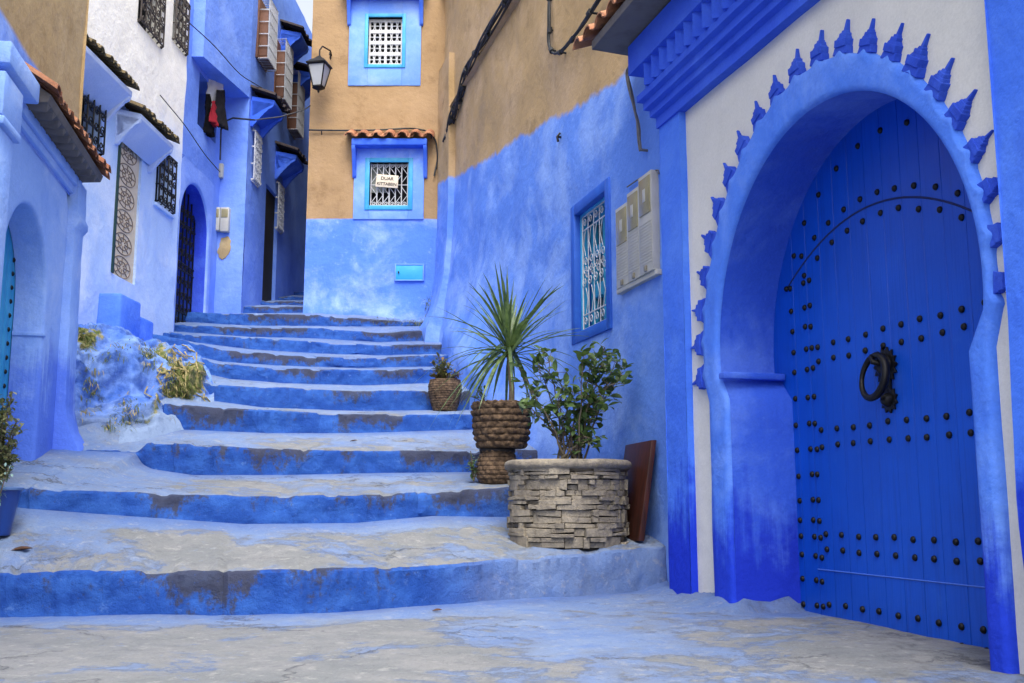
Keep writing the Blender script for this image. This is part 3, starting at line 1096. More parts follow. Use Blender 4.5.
# studs
studs = []
cols = [1.36 - .159 * i for i in range(11)]
for z in (1.635, 1.54, 1.13, 1.035, .52, .43, .125, .025):
    for a in cols: studs.append((a, z))
zl = [2.05, 1.90, 1.77, 1.635, 1.51, 1.34, 1.18, 1.02, .87, .72, .6, .5, .39, .25, .1, -.02]
for z in zl:
    studs.append((1.64, z)); studs.append((1.49, z)); studs.append((1.425, z))
for i in range(11):
    a = 1.50 - .159 * i
    studs.append((a, arc_z(a) + .06)); studs.append((a - .02, arc_z(a) - .065))
for i in range(12):
    t = lerp(R(22), R(150), i / 11)
    studs.append((C0 + (RA - .1) * math.cos(t) + .02, ZC + (RA - .1) * math.sin(t)))
studs = [s for s in studs if s[1] < door_top(s[0]) - .05]
studs.sort(key=lambda s: s[0])
random.seed(2)


def stud_mb(mb, a, z, sc=1.0):
    m = FR.mat(a, z, DW)
    rows = []
    for r, h in ((.0185, -.001), (.018, .006), (.015, .012), (.009, .016), (.003, .0175)):
        rows.append([m @ Vector((r * sc * math.cos(t), h * sc, r * sc * math.sin(t))) for t in [2 * math.pi * q / 10 for q in range(10)]])
    n = len(mb.v)
    mb.strip(rows, True)
    mb.face([n + 40 + q for q in range(10)])


mb = MB(); a0_, z0_ = studs[0]
stud_mb(mb, a0_, z0_)
stud0 = mb.build('stud', m_iron, door)
p0 = FR(a0_, z0_, 0)
for (a, z) in studs[1:100]:
    o = stud0.copy(); COL.objects.link(o)
    o.parent = door
    o.location = FR(a + random.uniform(-.006, .006), z + random.uniform(-.006, .006), random.uniform(-.002, .001)) - p0
mb = MB()
for (a, z) in studs[100:]:
    stud_mb(mb, a + random.uniform(-.006, .006), z + random.uniform(-.006, .006))
if studs[100:]:
    tag(mb.build('studs', m_iron, door), kind='stuff')
# knocker: toothed rosettes and a hanging ring
ka, kz = FR.px(886, 366, DW)
mb = MB()


def rosette(mb, a, z, r, teeth, w0, w1):
    loop = []
    for q in range(teeth * 2):
        t = math.pi * q / teeth
        rr = r if q % 2 == 0 else r * .74
        loop.append((a + rr * math.cos(t), z + rr * math.sin(t)))
    mb.prism([FR(x, y, w0) for x, y in loop], [FR(x, y, w1) for x, y in loop])


rosette(mb, ka - .005, kz + .0, .105, 14, DW, DW + .014)
rosette(mb, ka - .02, kz - .185, .075, 11, DW, DW + .014)
mb.fbox(FR, ka - .045, ka + .015, kz - .15, kz - .05, DW, DW + .012)
for (da, dz, r) in ((-.005, 0, .06), (-.02, -.185, .04)):
    m = FR.mat(ka + da, kz + dz, DW + .012)
    mb.strip([[m @ Vector((rr * math.cos(t), h, rr * math.sin(t))) for t in [2 * math.pi * q / 14 for q in range(14)]]
              for rr, h in ((r, 0), (r * .9, .02), (r * .6, .036), (r * .1, .042))], True)
mb.tube([FR(ka + .03, kz + .07, DW + .02), FR(ka + .03, kz + .05, DW + .07), FR(ka, kz + .02, DW + .085), FR(ka - .03, kz, DW + .02)], .016, 8)
mb.build('knocker_plate', m_iron, door, bevel=.003)
mb = MB()
rc = (ka + .01, kz - .06)
mb.tube([FR(rc[0] + .105 * math.cos(t) , rc[1] + .115 * math.sin(t), DW + .075 - .02 * math.sin(t)) for t in [2 * math.pi * q / 32 for q in range(33)]],
        lambda t: .013 + .009 * abs(math.sin(math.pi * t)), 10)
mb.build('knocker_ring', m_iron, door, smooth=60)

# ================================================================== the tan and blue house on the right
rhouse = thing('rendered_house', 'long house on the right with tan render above and blue limewash below', 'house', tuple(FR(6, 1, -.1)))
WR = -.08
zb_s = [(2.6, .0), (3.2, .25), (4.5, .9), (6, 1.75), (8, 2.6), (9.5, 3.2), (11, 3.5)]
fl_s = [(2.6, 0), (3.4, .0), (4.6, .05), (6, .12), (7.0, .20), (8.2, .27), (9.3, .22), (10, .15), (11, .10)]


def flare(a, z):
    b, f = curve1(zb_s, a), curve1(fl_s, a)
    h = z - b
    k = math.exp(-(max(h, -.2) + .2) / .55) * 1.3
    lump = .05 * fbm((a, z, 7), 2.4) * math.exp(-max(h, 0) / .6)
    return min(f * k, f * 1.3) + lump * (1 if a > 4 else .4)


wa0, wz1 = FR.px(610, 180, WR); wa1, wz1b = FR.px(573, 210, WR)
wz1 = 3.47; wz0 = 2.15
WIN = (3.95, 4.95, wz0, wz1)
mb = MB().use(m_right)
wall(mb, FR, 6.27, 10.95, 6.5, 8.6, (), .2, .03, WR, flare)
wall(mb, FR, 2.55, 10.95, -.15, 6.5, [(WIN[0] + .05, WIN[1] - .05, WIN[2] + .05, WIN[3] - .05, .22)], .11, .03, WR, flare)
closed_back(mb, FR, 2.55, 10.95, -.15, 6.46, 5)
closed_back(mb, FR, 6.27, 10.95, 6.45, 8.6, 4.9)
mb.build('wall', m_right, rhouse, smooth=50)
# the pier in the far corner, stopping short of the top
mb = MB().use(m_right)
pf = Frame(tuple(FR(9.75, 0, 0)), (-1, 0, 0), (0, -1, 0))
pz = atY(450, 42, 14.2).z
wall(mb, FR, 10.15, 10.9, 2.4, pz, (), .12, .012, .01, lambda a, z: .3 * math.exp(-max(z - 3.2, 0) / .4) + .05 * fbm((a, z, 1), 2) * math.exp(-max(z - 3.2, 0) / .6))
mb.strip([[FR(10.15, z, w) for w in (-.1, -.04, .01 + .3 * math.exp(-max(z - 3.2, 0) / .4) + .05 * fbm((10.15, z, 1), 2) * math.exp(-max(z - 3.2, 0) / .6) + .012 * (fbm(tuple(FR(10.15, z)), .8, 3) + .4 * fbm(tuple(FR(10.15, z)), 3, 2)))] for z in [lerp(2.4, pz, i / 40) for i in range(41)]])
mb.quad(FR(10.15, pz, -.1), FR(10.15, pz, .01), FR(10.9, pz, .01), FR(10.9, pz, -.1))
mb.build('pier', m_right, rhouse, smooth=50)


def scroll(fr, a, z, r, w, turns=1.25, sgn=1, start=0.0, up=1):
    pts = []
    for q in range(19):
        t = q / 18
        ang = start + sgn * turns * 2 * math.pi * t
        rr = r * (1 - .78 * t)
        pts.append(fr(a + rr * math.cos(ang), z + up * rr * math.sin(ang), w))
    return pts


win = MB()
fw = .10
A0, A1, Z0, Z1 = WIN
for (x0, x1, y0, y1) in ((A0, A0 + fw, Z0, Z1), (A1 - fw, A1, Z0, Z1), (A0 + fw, A1 - fw, Z1 - fw, Z1), (A0 + fw, A1 - fw, Z0, Z0 + fw)):
    win.fbox(FR, x0, x1, y0, y1, WR - .16, WR + .022)
window = win.build('window', m_frameblue, rhouse, bevel=.008)
mb = MB()
am = (A0 + A1) / 2
for (x0, x1) in ((A0 + fw, am - .004), (am + .004, A1 - fw)):
    for y0, y1 in ((Z0 + fw, Z0 + .17), (Z0 + .42, Z0 + .54), (Z0 + .80, Z0 + .90), (Z1 - .2, Z1 - fw)):
        mb.fbox(FR, x0, x1, y0, y1, WR - .20, WR - .14)
    mb.fbox(FR, x0, x0 + .07, Z0 + fw, Z1 - fw, WR - .199, WR - .139)
    mb.fbox(FR, x1 - .07, x1, Z0 + fw, Z1 - fw, WR - .199, WR - .139)
mb.build('shutter', m_turq, window, bevel=.004)
mb = MB()
q = fw - .004
for (x0, x1, y0, y1) in ((A0 + q, A0 + q + .028, Z0 + q, Z1 - q), (A1 - q - .028, A1 - q, Z0 + q, Z1 - q), (A0 + q + .028, A1 - q - .028, Z1 - q - .028, Z1 - q), (A0 + q + .028, A1 - q - .028, Z0 + q, Z0 + q + .028)):
    mb.fbox(FR, x0, x1, y0, y1, WR - .12, WR - .04)
mb.build('inner_frame', m_teal, window, bevel=.003)
mb = MB()
mb.fbox(FR, A0 + .06, A1 - .06, Z0 + .06, Z1 - .06, WR - .23, WR - .205)
mb.build('pane', simple('dusty_glass', '#51666e', '#3c4c55', .3, .5, 0, 4, .05), window)
mb = MB()
gw = WR - .055
ga0, ga1, gz0, gz1 = A0 + .13, A1 - .13, Z0 + .13, Z1 - .13
for a in (ga0, ga1): mb.tube([FR(a, gz0, gw), FR(a, gz1, gw)], .007, 5)
for z in (gz0, gz1, gz0 + .13, gz1 - .13): mb.tube([FR(ga0, z, gw), FR(ga1, z, gw)], .007, 5)
nb = 5
zm = (gz0 + gz1) / 2
for i in range(1, nb):
    a = lerp(ga0, ga1, i / nb)
    mb.tube([FR(a, gz0, gw), FR(a, gz1, gw)], .005, 5)
for i in range(nb):
    a = lerp(ga0, ga1, (i + .5) / nb)
    h = (ga1 - ga0) / nb / 2
    for z, u in ((gz1 - .065, 1), (gz0 + .065, 1)):
        mb.tube(scroll(FR, a, z, .045, gw + .006), .0042, 5)
    for sg in (1, -1):
        mb.tube(scroll(FR, a - sg * .02, zm + sg * .09, .05, gw + .006, sgn=sg), .0045, 5)
        mb.tube(scroll(FR, a + sg * .02, zm + sg * .03, .045, gw - .006, sgn=-sg), .0045, 5)
        mb.tube([FR(a, zm + sg * .15, gw), FR(a + sg * h * .7, (zm + (gz1 if sg > 0 else gz0)) / 2, gw), FR(a, (gz1 - .13) if sg > 0 else gz0 + .13, gw)], .0042, 5)
mb.build('grille', m_iron_pale, window)

# meter cabinet of three units on the blue wall
meter = thing('meter_cabinet', 'pale plastic cabinet of three electricity meters on the right blue wall by the window', 'meter box', tuple(FR(3.3, 2.41, WR + .05)))
ms = [(3.44, 3.70, 3.10), (3.19, 3.432, 3.155), (2.93, 3.182, 3.205)]
for i, (x0, x1, zt) in enumerate(ms):
    mb = MB().use(m_meter)
    mb.fbox(FR, x0, x1, 2.43, zt, WR - .02, WR + .06 + .006 * i)
    for q in range(14):
        z = 2.5 + q * .024
        mb.fbox(FR, x0 + .012, x1 - .012, z, z + .011, WR + .06 + .006 * i, WR + .064 + .006 * i)
    unit = mb.build('meter_unit', m_meter, meter, bevel=.008)
    mb = MB(); mb.fbox(FR, x0 + .022, x1 - .022, zt - .32, zt - .03, WR + .058 + .006 * i, WR + .068 + .006 * i)
    mb.build('meter_window', m_meterwin, unit, bevel=.006)
    mb = MB(); mb.fbox(FR, x0 + .10, x0 + .15, zt - .22, zt - .12, WR + .066 + .006 * i, WR + .072 + .006 * i)
    mb.build('dial', m_meter, unit, bevel=.003)
    mb = MB(); mb.fbox(FR, (x0 + x1) / 2 - .02, (x0 + x1) / 2 + .02, 2.44, 2.485, WR + .06 + .006 * i, WR + .075 + .006 * i)
    mb.build('latch', simple('latch_grey', '#8a8574', '#5c574a', .5), unit, bevel=.004)
mb = MB(); mb.fbox(FR, 2.91, 3.72, 2.39, 2.432, WR - .02, WR + .055)
mb.build('base_rail', m_meter, meter, bevel=.006)

# cables and insulators on the right wall


def wall_wire(name, label, pts, r, mat, fr=FR, w=WR + .06, extra=None, cat_='cable', group=None, sag=None):
    P = [fr(*fr.px(x, y, w), w) for x, y in pts]
    out = []
    for i in range(len(P) - 1):
        for q in range(5):
            out.append(P[i].lerp(P[i + 1], q / 5))
    out.append(P[-1])
    for _ in range(2):
        out = [out[0]] + [(out[i - 1] + out[i] * 2 + out[i + 1]) / 4 for i in range(1, len(out) - 1)] + [out[-1]]
    mb = MB()
    mb.tube(out, r, 6)
    if extra: extra(mb, out)
    return tag(mb.build(name, mat, None, smooth=60), label, cat_, group)


def bundle(mb, out, n=3, s=.022, r=.012, seed=0):
    rnd = random.Random(seed)
    for k in range(n):
        ph = rnd.uniform(0, 6)
        mb.tube([p + Vector((s * math.cos(ph + i * .35), .3 * s, s * math.sin(ph + i * .35))) for i, p in enumerate(out)], r, 5)


def clips(mb, out, every=4, r=.028):
    for i in range(1, len(out) - 1, every):
        d = (out[i + 1] - out[i - 1]).normalized()
        mb.tube([out[i] - d * .03, out[i] + d * .03], r, 7)
        mb.tube([out[i], out[i] - FR.ew * .1], .012, 5)


CG = 'cables along the walls'
wall_wire('cable_run', 'thick black cable bundle climbing the tan wall above the far corner', [(512, -8), (482, 42), (466, 70), (460, 98), (453, 112), (449, 130), (446, 142)], .02, m_wire, extra=lambda mb, o: (bundle(mb, o, 4, .045, .014), clips(mb, o, 3, .05)), group=CG)
wall_wire('cable_run', 'black cable with clamps hooked in a V below the right eaves', [(549, -8), (550, 20), (549, 45), (553, 54), (562, 52), (572, 40), (586, 18), (604, -10)], .013, m_wire, extra=lambda mb, o: (bundle(mb, o, 2, .018, .01, 4), clips(mb, o, 6)), group=CG)
wall_wire('cable_run', 'grey loose cable hanging from the eaves beside the blue pilaster', [(642, 55), (632, 64), (627, 72), (632, 100), (638, 125), (641, 150)], .010, m_greywire, extra=lambda mb, o: (bundle(mb, o, 2, .014, .007, 8), mb.tube([o[-1], o[-1] - FR.ew * .08], .012, 5)), group=CG)
wall_wire('wire_bracket', 'thin bent wire just above the three meters', [(627, 187), (640, 178), (658, 169), (659, 174)], .006, m_greywire, w=WR + .03, cat_='wire')
mb = MB()
hk = FR(*FR.px(560, 137, WR + .02), WR + .02)
mb.tube([hk + Vector((0, 0, .04)), hk + FR.ew * .03, hk + Vector((0, 0, -.05)) + FR.ew * .02], .012, 6)
mb.tube([hk - FR.ew * .06, hk + FR.ew * .03], .012, 6)
tag(mb.build('iron_hook', m_iron), 'small black iron hook in the blue wall below the tan render', 'hook')

# ================================================================== the end house facing down the stairs
facade = thing('end_house', 'tan house with blue base facing down the stairs at their head', 'house', (-2, 15.3, 3.4))
fx0, fx1 = -3.12, -.7
UW = (-2.24, -1.71, 7.43, 8.21)
LW = (-2.17, -1.58, 5.17, 5.85)
mb = MB().use(m_facade)
wall(mb, FF, fx0, fx1, 2.6, 9.6, [UW + (.2,), LW + (.2,)], .12, .018, 0, lambda a, z: .05 * math.exp(-max(z - 3.5, 0) / .2) * (1 + fbm((a, z, 0), 2)))
closed_back(mb, FF, fx0, fx1, 2.6, 9.6, 7.8)  # unseen depth stretched so the block keeps the alley dark
mb.build('wall', m_facade, facade, smooth=50)


def frame_panel(fr, a0, a1, z0, z1, hole, t, mat, parent, name='window_surround'):
    mb = MB()
    h0, h1, y0, y1 = hole
    for (x0, x1, b0, b1) in ((a0, h0, z0, z1), (h1, a1, z0, z1), (h0, h1, y1, z1), (h0, h1, z0, y0)):
        mb.fbox(fr, x0, x1, b0, b1, -.03, t)
    return mb.build(name, mat, parent, bevel=.006)


def rim(fr, h, wd, w0, w1, mat, parent, name='window_frame'):
    mb = MB()
    a0, a1, z0, z1 = h
    for (x0, x1, b0, b1) in ((a0 - wd, a0, z0 - wd, z1 + wd), (a1, a1 + wd, z0 - wd, z1 + wd), (a0, a1, z1, z1 + wd), (a0, a1, z0 - wd, z0)):
        mb.fbox(fr, x0, x1, b0, b1, w0, w1)
    return mb.build(name, mat, parent, bevel=.005)


pa0, pz0 = FF.px(348, 86); pa1, _ = FF.px(420.5, 86)
up = frame_panel(FF, pa0, pa1, pz0, 8.62, UW, .022, m_panel, facade)
rim(FF, UW, .055, -.1, .036, m_teal, up)
mb = MB(); mb.fbox(FF, UW[0] - .1, UW[1] + .1, UW[2] - .1, UW[3] + .1, -.23, -.19)
mb.build('dark_room', m_dark, up)
mb = MB()
lw = -.06
nr, nc = 4, 4
for j in range(nr + 1):
    z = lerp(UW[2] + .02, UW[3] - .02, j / nr)
    mb.fbox(FF, UW[0], UW[1], z - .028, z + .028, lw - .02, lw + .012)
for i in range(3):
    a = lerp(UW[0] + .01, UW[1] - .01, i / 2)
    mb.fbox(FF, a - .018, a + .018, UW[2], UW[3], lw - .018, lw + .016)
for j in range(nr):
    zc_ = lerp(UW[2] + .02, UW[3] - .02, (j + .5) / nr)
    for i in range(6):
        ac = lerp(UW[0], UW[1], (i + .5) / 6)
        for sg in (1, -1):
            mb.tube([FF(ac + sg * (.012 + .026 * math.cos(t)), zc_ + .075 * math.sin(t), lw) for t in [lerp(-1.4, 1.4, q / 7) for q in range(8)]], .009, 5)
        mb.tube([FF(ac - .03, zc_, lw), FF(ac + .03, zc_, lw)], .009, 5)
mb.build('lattice', m_iron_pale, up)


def hood(fr, a0, a1, zt, proj, mat, parent, drop=.42, cheek=.55, tiles=True, seed=1, fascia=.1, name='window_hood', pitch=.16, tmat=None, wedge=True):
    """little canopy over a window: sloped body, scalloped cheeks at its ends, a row of tiles"""
    mb = MB()
    if wedge:
        pr = [(0, zt + .02), (proj, zt - .05), (proj, zt - .05 - fascia), (.02, zt - drop)]
    else:
        pr = [(0, zt + .02), (proj, zt - .03), (proj, zt - .03 - fascia), (0, zt - .03 - fascia)]
    mb.prism([fr(a0, z, w) for w, z in pr], [fr(a1, z, w) for w, z in pr])
    h = mb.build(name, mat, parent, bevel=.008)
    for aa, s in ((a0, 1), (a1, -1)):
        mb = MB()
        lo = [(-.01, zt - .04), (proj * .98, zt - .075 - fascia * .6)]
        n = 5
        for q in range(n + 1):
            t = q / n
            w = lerp(proj * .96, .05, t ** .8)
            z = lerp(zt - .06 - fascia, zt - cheek, t)
            lo.append((w, z - .02)); lo.append((w - .015 if w > .03 else .02, z - .045))
        lo.append((-.01, zt - cheek - .05))
        mb.prism([fr(aa, z, w) for w, z in lo], [fr(aa + s * .055, z, w) for w, z in lo])
        mb.build('bracket', mat, h, bevel=.004)
    if tiles:
        mb = MB()
        tile_roof(mb, fr, a0 - .03, a1 + .03, -.02, zt + .14, proj + .06, zt - .01, pitch, pitch * .42, seed, 5)
        mb.build('hood_tiles', tmat or m_tile, h, smooth=40)
    return h


hood(FF, pa0 - .03, pa1 + .03, 8.62, .18, m_hoodblue, facade, cheek=.5, tiles=True, seed=4, wedge=False)
qa0, qz0 = FF.px(353, 221); qa1, _ = FF.px(423.5, 221)
lp = frame_panel(FF, qa0, qa1, 4.955, 6.13, LW, .022, m_panel, facade)
rim(FF, LW, .07, -.1, .036, m_teal, lp)
mb = MB(); mb.fbox(FF, LW[0] - .1, LW[1] + .1, LW[2] - .1, LW[3] + .1, -.23, -.19)
mb.build('dark_room', m_dark, lp)
mb = MB(); mb.fbox(FF, LW[0] + .01, LW[0] + .24, LW[2] + .25, LW[3] - .01, -.15, -.13)
mb.build('curtain', simple('grey_curtain', '#8d938f', '#6f7674', .8), lp)
mb = MB()
lw = -.04
for i in range(7):
    a = lerp(LW[0] + .015, LW[1] - .015, i / 6)
    mb.tube([FF(a, LW[2], lw), FF(a, LW[3], lw)], .012 if i == 3 else .009, 5)
for z in (LW[2] + .02, LW[3] - .02, (LW[2] + LW[3]) / 2):
    mb.tube([FF(LW[0], z, lw), FF(LW[1], z, lw)], .007, 5)
for i in range(6):
    b0, b1 = lerp(LW[0] + .015, LW[1] - .015, i / 6), lerp(LW[0] + .015, LW[1] - .015, (i + 1) / 6)
    zm_ = (LW[2] + LW[3]) / 2
    for (y0, y1) in ((LW[2] + .05, zm_ - .03), (zm_ + .03, LW[3] - .05)):
        if i % 2: y0, y1 = y1, y0
        mb.tube([FF(b0, y0, lw), FF(b1, (y0 + y1) / 2, lw), FF(b0, y1, lw)], .006, 5)
    mb.tube(scroll(FF, (b0 + b1) / 2, LW[3] - .045, .03, lw), .006, 5)
    mb.tube(scroll(FF, (b0 + b1) / 2, LW[2] + .045, .03, lw), .006, 5)
mb.build('grille', m_iron_pale, lp)
hood(FF, qa0 - .02, qa1 + .05, 6.20, .2, m_hoodblue, facade, cheek=.55, seed=9, wedge=False, pitch=.2)
ha0, hz0 = FF.px(396, 280); ha1, hz1 = FF.px(423, 265.5)
mb = MB(); mb.fbox(FF, ha0, ha1, hz0, hz1, -.02, .028)
hatch = mb.build('hatch', simple('cyan_hatch_paint', '#2f9fe0', '#48b4ea', .5, .4, 0, 4, .1), facade, bevel=.004)
mb = MB()
for (x0, x1, b0, b1) in ((ha0 - .02, ha0, hz0 - .02, hz1 + .02), (ha1, ha1 + .02, hz0 - .02, hz1 + .02), (ha0, ha1, hz1, hz1 + .02), (ha0, ha1, hz0 - .02, hz0)):
    mb.fbox(FF, x0, x1, b0, b1, -.02, .036)
mb.build('frame', m_panel, hatch, bevel=.003)
mb = MB(); mb.tube([FF(ha0 + .04, (hz0 + hz1) / 2, .02), FF(ha0 + .04, (hz0 + hz1) / 2, .05)], .014, 8)
mb.build('handle', m_iron, hatch)

# handwritten sign hung on the grille
sign = thing('hand_lettered_sign', 'cream hand-lettered board tied to the white grille of the lower window', 'sign', tuple(FF(-1.9, 5.55, .03)))
SM = FF.mat(-1.905, 5.555, .012) @ Matrix.Rotation(R(4), 4, 'Y')
mb = MB()
mb.hexa([SM @ Vector(v) for v in ((-.172, -.008, -.098), (.172, -.008, -.102), (.172, .008, -.102), (-.172, .008, -.098), (-.165, -.008, .1), (.168, -.008, .097), (.168, .008, .097), (-.165, .008, .1))])
board = mb.build('board', simple('cream_board', '#d9cdb8', '#c4b49c', .7), sign, bevel=.004)
m_ink = simple('black_ink', '#221a18', '#3a2622', .7)
for txt, z, s in (('DUAR', .015, .072), ('KITTABEIN', -.068, .062)):
    fc = bpy.data.curves.new('lettering', 'FONT')
    fc.body, fc.size, fc.align_x, fc.extrude, fc.offset = txt, s, 'CENTER', .001, .0012
    fc.materials.append(m_ink)
    fo = bpy.data.objects.new('lettering', fc)
    COL.objects.link(fo)
    # text lies in its own xy plane: x along the wall, y up, facing out
    tm = Matrix(((1, 0, 0, 0), (0, 0, -1, 0), (0, 1, 0, 0), (0, 0, 0, 1)))
    m = SM @ Matrix.Translation((0, .0105, z))
    ex = Vector((1, 0, 0))
    rot = Matrix.Rotation(R(-4), 4, 'Y')
    base = Matrix.Translation(m.translation) @ Matrix.Rotation(R(4), 4, 'Y') @ Matrix.Rotation(R(90), 4, 'X')
    bpy.context.view_layer.update()
    me_ = bpy.data.meshes.new_from_object(fo.evaluated_get(bpy.context.evaluated_depsgraph_get()))
    bpy.data.objects.remove(fo)
    lo_ = bpy.data.objects.new('lettering', me_)
    COL.objects.link(lo_)
    lo_.parent = board
    lo_.matrix_basis = base

# cable over the facade
wall_wire('cable_run', 'thin black cable clipped across the tan end house between its two windows', [(309, 130), (340, 130.5), (380, 130), (412, 128), (428, 131), (436, 140), (438, 158), (434, 176)], .013, m_wire, fr=FF, w=.04, extra=lambda mb, o: [mb.tube([p, p + Vector((0, .05, -.06))], .009, 5) for p in o[2::5]], group=CG)

# street lantern at the corner of the end house
lan = thing('street_lantern', 'black four-sided street lantern on a bracket at the corner of the tan house', 'lantern', tuple(FF(-2.95, 7.7, .3)))
lc = atY(319, 75, 14.95)
k = 14.95 / FPX
mb = MB()
wp = Vector((lc.x + .12, 15.29, lc.z + .46))
mb.tube([wp, wp + Vector((0, -.12, .03)), Vector((lc.x + .04, lc.y, lc.z + .46)), Vector((lc.x, lc.y, lc.z + .40)), Vector((lc.x, lc.y, lc.z + .26))], .012, 6)
mb.tube(scroll(Frame(tuple(wp + Vector((0, -.05, -.1))), (0, -1, 0), (-1, 0, 0)), .06, wp.z - .06, .07, 0), .009, 5)
mb.build('bracket', m_iron, lan)
mb = MB()


def ring4(r, z, rot=.6): return [Vector((lc.x + r * math.cos(rot + math.pi / 2 * q), lc.y + r * math.sin(rot + math.pi / 2 * q), lc.z + z)) for q in range(4)]


mb.strip([ring4(.215, .145), ring4(.22, .165), ring4(.15, .215), ring4(.09, .25), ring4(.06, .27), ring4(.03, .30)], True)
mb.quad(*ring4(.215, .145)[::-1])
mb.build('cap', m_iron, lan, smooth=0)
mb = MB()
tp, bt = ring4(.185, .14), ring4(.095, -.19)
for p, q in zip(tp, bt): mb.tube([p, q], .011, 5)
for rg in (tp, bt):
    for i in range(4): mb.tube([rg[i], rg[(i + 1) % 4]], .011, 5)
mb.lathe([(.09, 0), (.1, -.015), (.05, -.04), (.02, -.055), (.012, -.09)], (lc.x, lc.y, lc.z - .19), 10)
mb.build('frame', m_iron, lan)
tp, bt = ring4(.178, .138), ring4(.09, -.188)
mg = simple('frosted_glass', '#b9bcc0', '#a8acb2', .3, .5, 0, 5, .02)
mg.node_tree.nodes["Principled BSDF"].inputs["Transmission Weight"].default_value = .3
for i in range(4):
    mb = MB()
    j = (i + 1) % 4
    c_ = (tp[i] + tp[j] + bt[i] + bt[j]) / 4
    nn = Vector((lc.x - c_.x, lc.y - c_.y, 0)).normalized() * .004
    mb.prism([tp[i], tp[j], bt[j], bt[i]], [p + nn for p in (tp[i], tp[j], bt[j], bt[i])])
    mb.build('glass_pane', mg, lan, smooth=0)

# ================================================================== the near house on the left
lhouse = thing('left_house', 'near left house with arched turquoise door, tiled eave and tan upper wall', 'house', tuple(FH(8.2, 1.1, 0)))
AR = .60
AC = 7.62
ZA = 2.28
ao = horseshoe(AC, ZA, AR, ZA, None, .6, 24, rz=.60)
a_lo, a_hi, a_zt = 6.7, 8.76, 3.3
mb = MB()
rect = [to_rect(p, AC, ZA, a_lo, a_hi, .6, a_zt) for p in ao]
rows = [[FH(a, z, 0.004 * fbm((a, z, 0), 2)) for a, z in row] for row in fill_rows(rect, off_curve(ao, .03), 5)]
for d, w in ((.012, -.004), (.003, -.012), (0, -.03), (0, -.12), (0, -.23)):
    rows.append([FH(a, z, w) for a, z in off_curve(ao, d)])
mb.strip(rows)
mb.build('arch_wall', m_leftblue, lhouse, smooth=60)
mb = MB()
wall(mb, FH, 2.2, a_lo, -.1, 3.4, (), .2, .012, 0)
mb.strip([[FH(a, z, .004) for z in (3.295, 3.42)] for a in (a_lo, a_hi)])
wall(mb, FH, 2.2, 9.0, 3.4, 6.0, (), .2, .02, -.02, seed=4)
closed_back(mb, FH, 2.2, 9.0, -.1, 6.0, .45)
mb.build('wall', m_lefthouse, lhouse, smooth=50)
mb = MB()     # corner pilaster with a flared foot and a small capital
prz = [(.7, .30), (1.15, .22), (1.3, .13), (1.5, .085), (2.2, .07), (3.02, .065), (3.04, .095), (3.13, .10), (3.15, .075), (3.44, .07)]
rows = []
for i in range(60):
    z = lerp(.7, 3.44, i / 59)
    w = curve1(prz, z) + .012 * fbm((z, 1, 1), 2)
    e = w * .7
    rows.append([FH(8.74, z, -.02), FH(8.75, z, w * .9), FH(8.78, z, w), FH(9.02 + e * .6, z, w), FH(9.07 + e, z, w - .03), FH(9.09 + e, z, w - .08), FH(9.07 + e, z, -.5)])
mb.strip(rows)
mb.build('pilaster', m_leftblue, lhouse, smooth=35)
mb = MB()
mb.fbox(FH, 6.3, 6.64, .6, 3.05, -.05, .12)
mb.fbox(FH, 6.3, 6.70, 3.05, 3.11, -.05, .15)
mb.fbox(FH, 6.3, 6.72, 3.11, 3.40, -.05, .14)
mb.fbox(FH, 6.3, 7.02, 3.45, 3.60, -.05, .16)
mb.build('pilaster', m_leftblue, lhouse, bevel=.015)
mb = MB()
mb.fbox(FH, AC + AR - .015, AC + AR + .03, 2.0, 2.03, -.23, .012)
mb.build('impost', m_leftblue, lhouse, bevel=.004)
mb = MB()
x = AC - AR - .06
while x < AC + AR + .05:
    mb.fbox(FH, x, x + .126, .6, 3.0, -.27, -.235)
    x += .13
tdoor = mb.build('door', m_teal, lhouse, bevel=.004)
mb = MB()
sm0 = None
for z in [1.15 + .11 * i for i in range(17)]:
    o_ = None
    if sm0 is None:
        rows = []
        m = FH.mat(AC + AR - .10, z, -.235)
        for r, h in ((.02, 0), (.018, .008), (.01, .014), (.002, .016)):
            rows.append([m @ Vector((r * math.cos(t), h, r * math.sin(t))) for t in [2 * math.pi * q / 8 for q in range(8)]])
        mb.strip(rows, True)
        sm0 = mb.build('stud', m_iron, tdoor)
        z_s = z
    else:
        o_ = sm0.copy(); COL.objects.link(o_); o_.parent = tdoor; o_.location = (0, 0, z - z_s)
# tiled eave: near end out of frame
ze = FH.px(82, 133, .25)[1] - .02
an, ae = 7.05, FH.px(108, 179, .25)[0]
mb = MB()
tile_roof(mb, FH, an, ae, -.03, ze + .20, .27, ze, .165, .068, 21)
mb.build('tile_roof', m_tile, lhouse, smooth=40)
zs_ = 3.50
mb = MB()
up_ = ((-.02, zs_ - .02), (.20, ze - .065), (.22, ze - .01), (-.02, ze + .15))
mb.prism([FH(an + .02, z, w) for w, z in up_], [FH(ae - .05, z, w) for w, z in up_])
x = an + .04
while x < ae - .15:
    mb.prism([FH(x, zs_ - .0, .0), FH(x + .11, zs_ - .0, .0), FH(x + .055, zs_ - .04, .0)], [FH(x, ze - .05, .20), FH(x + .11, ze - .05, .20), FH(x + .055, ze - .115, .18)])
    x += .165
mb.build('eave_underside', m_soffit, lhouse, bevel=.004)
mb = MB()
mb.fbox(FH, 6.7, 8.92, zs_ - .11, zs_ - .024, -.02, .06)
mb.fbox(FH, 6.7, 8.90, zs_ - .18, zs_ - .114, -.02, .035)
mb.build('cornice', m_leftblue, lhouse, bevel=.008)

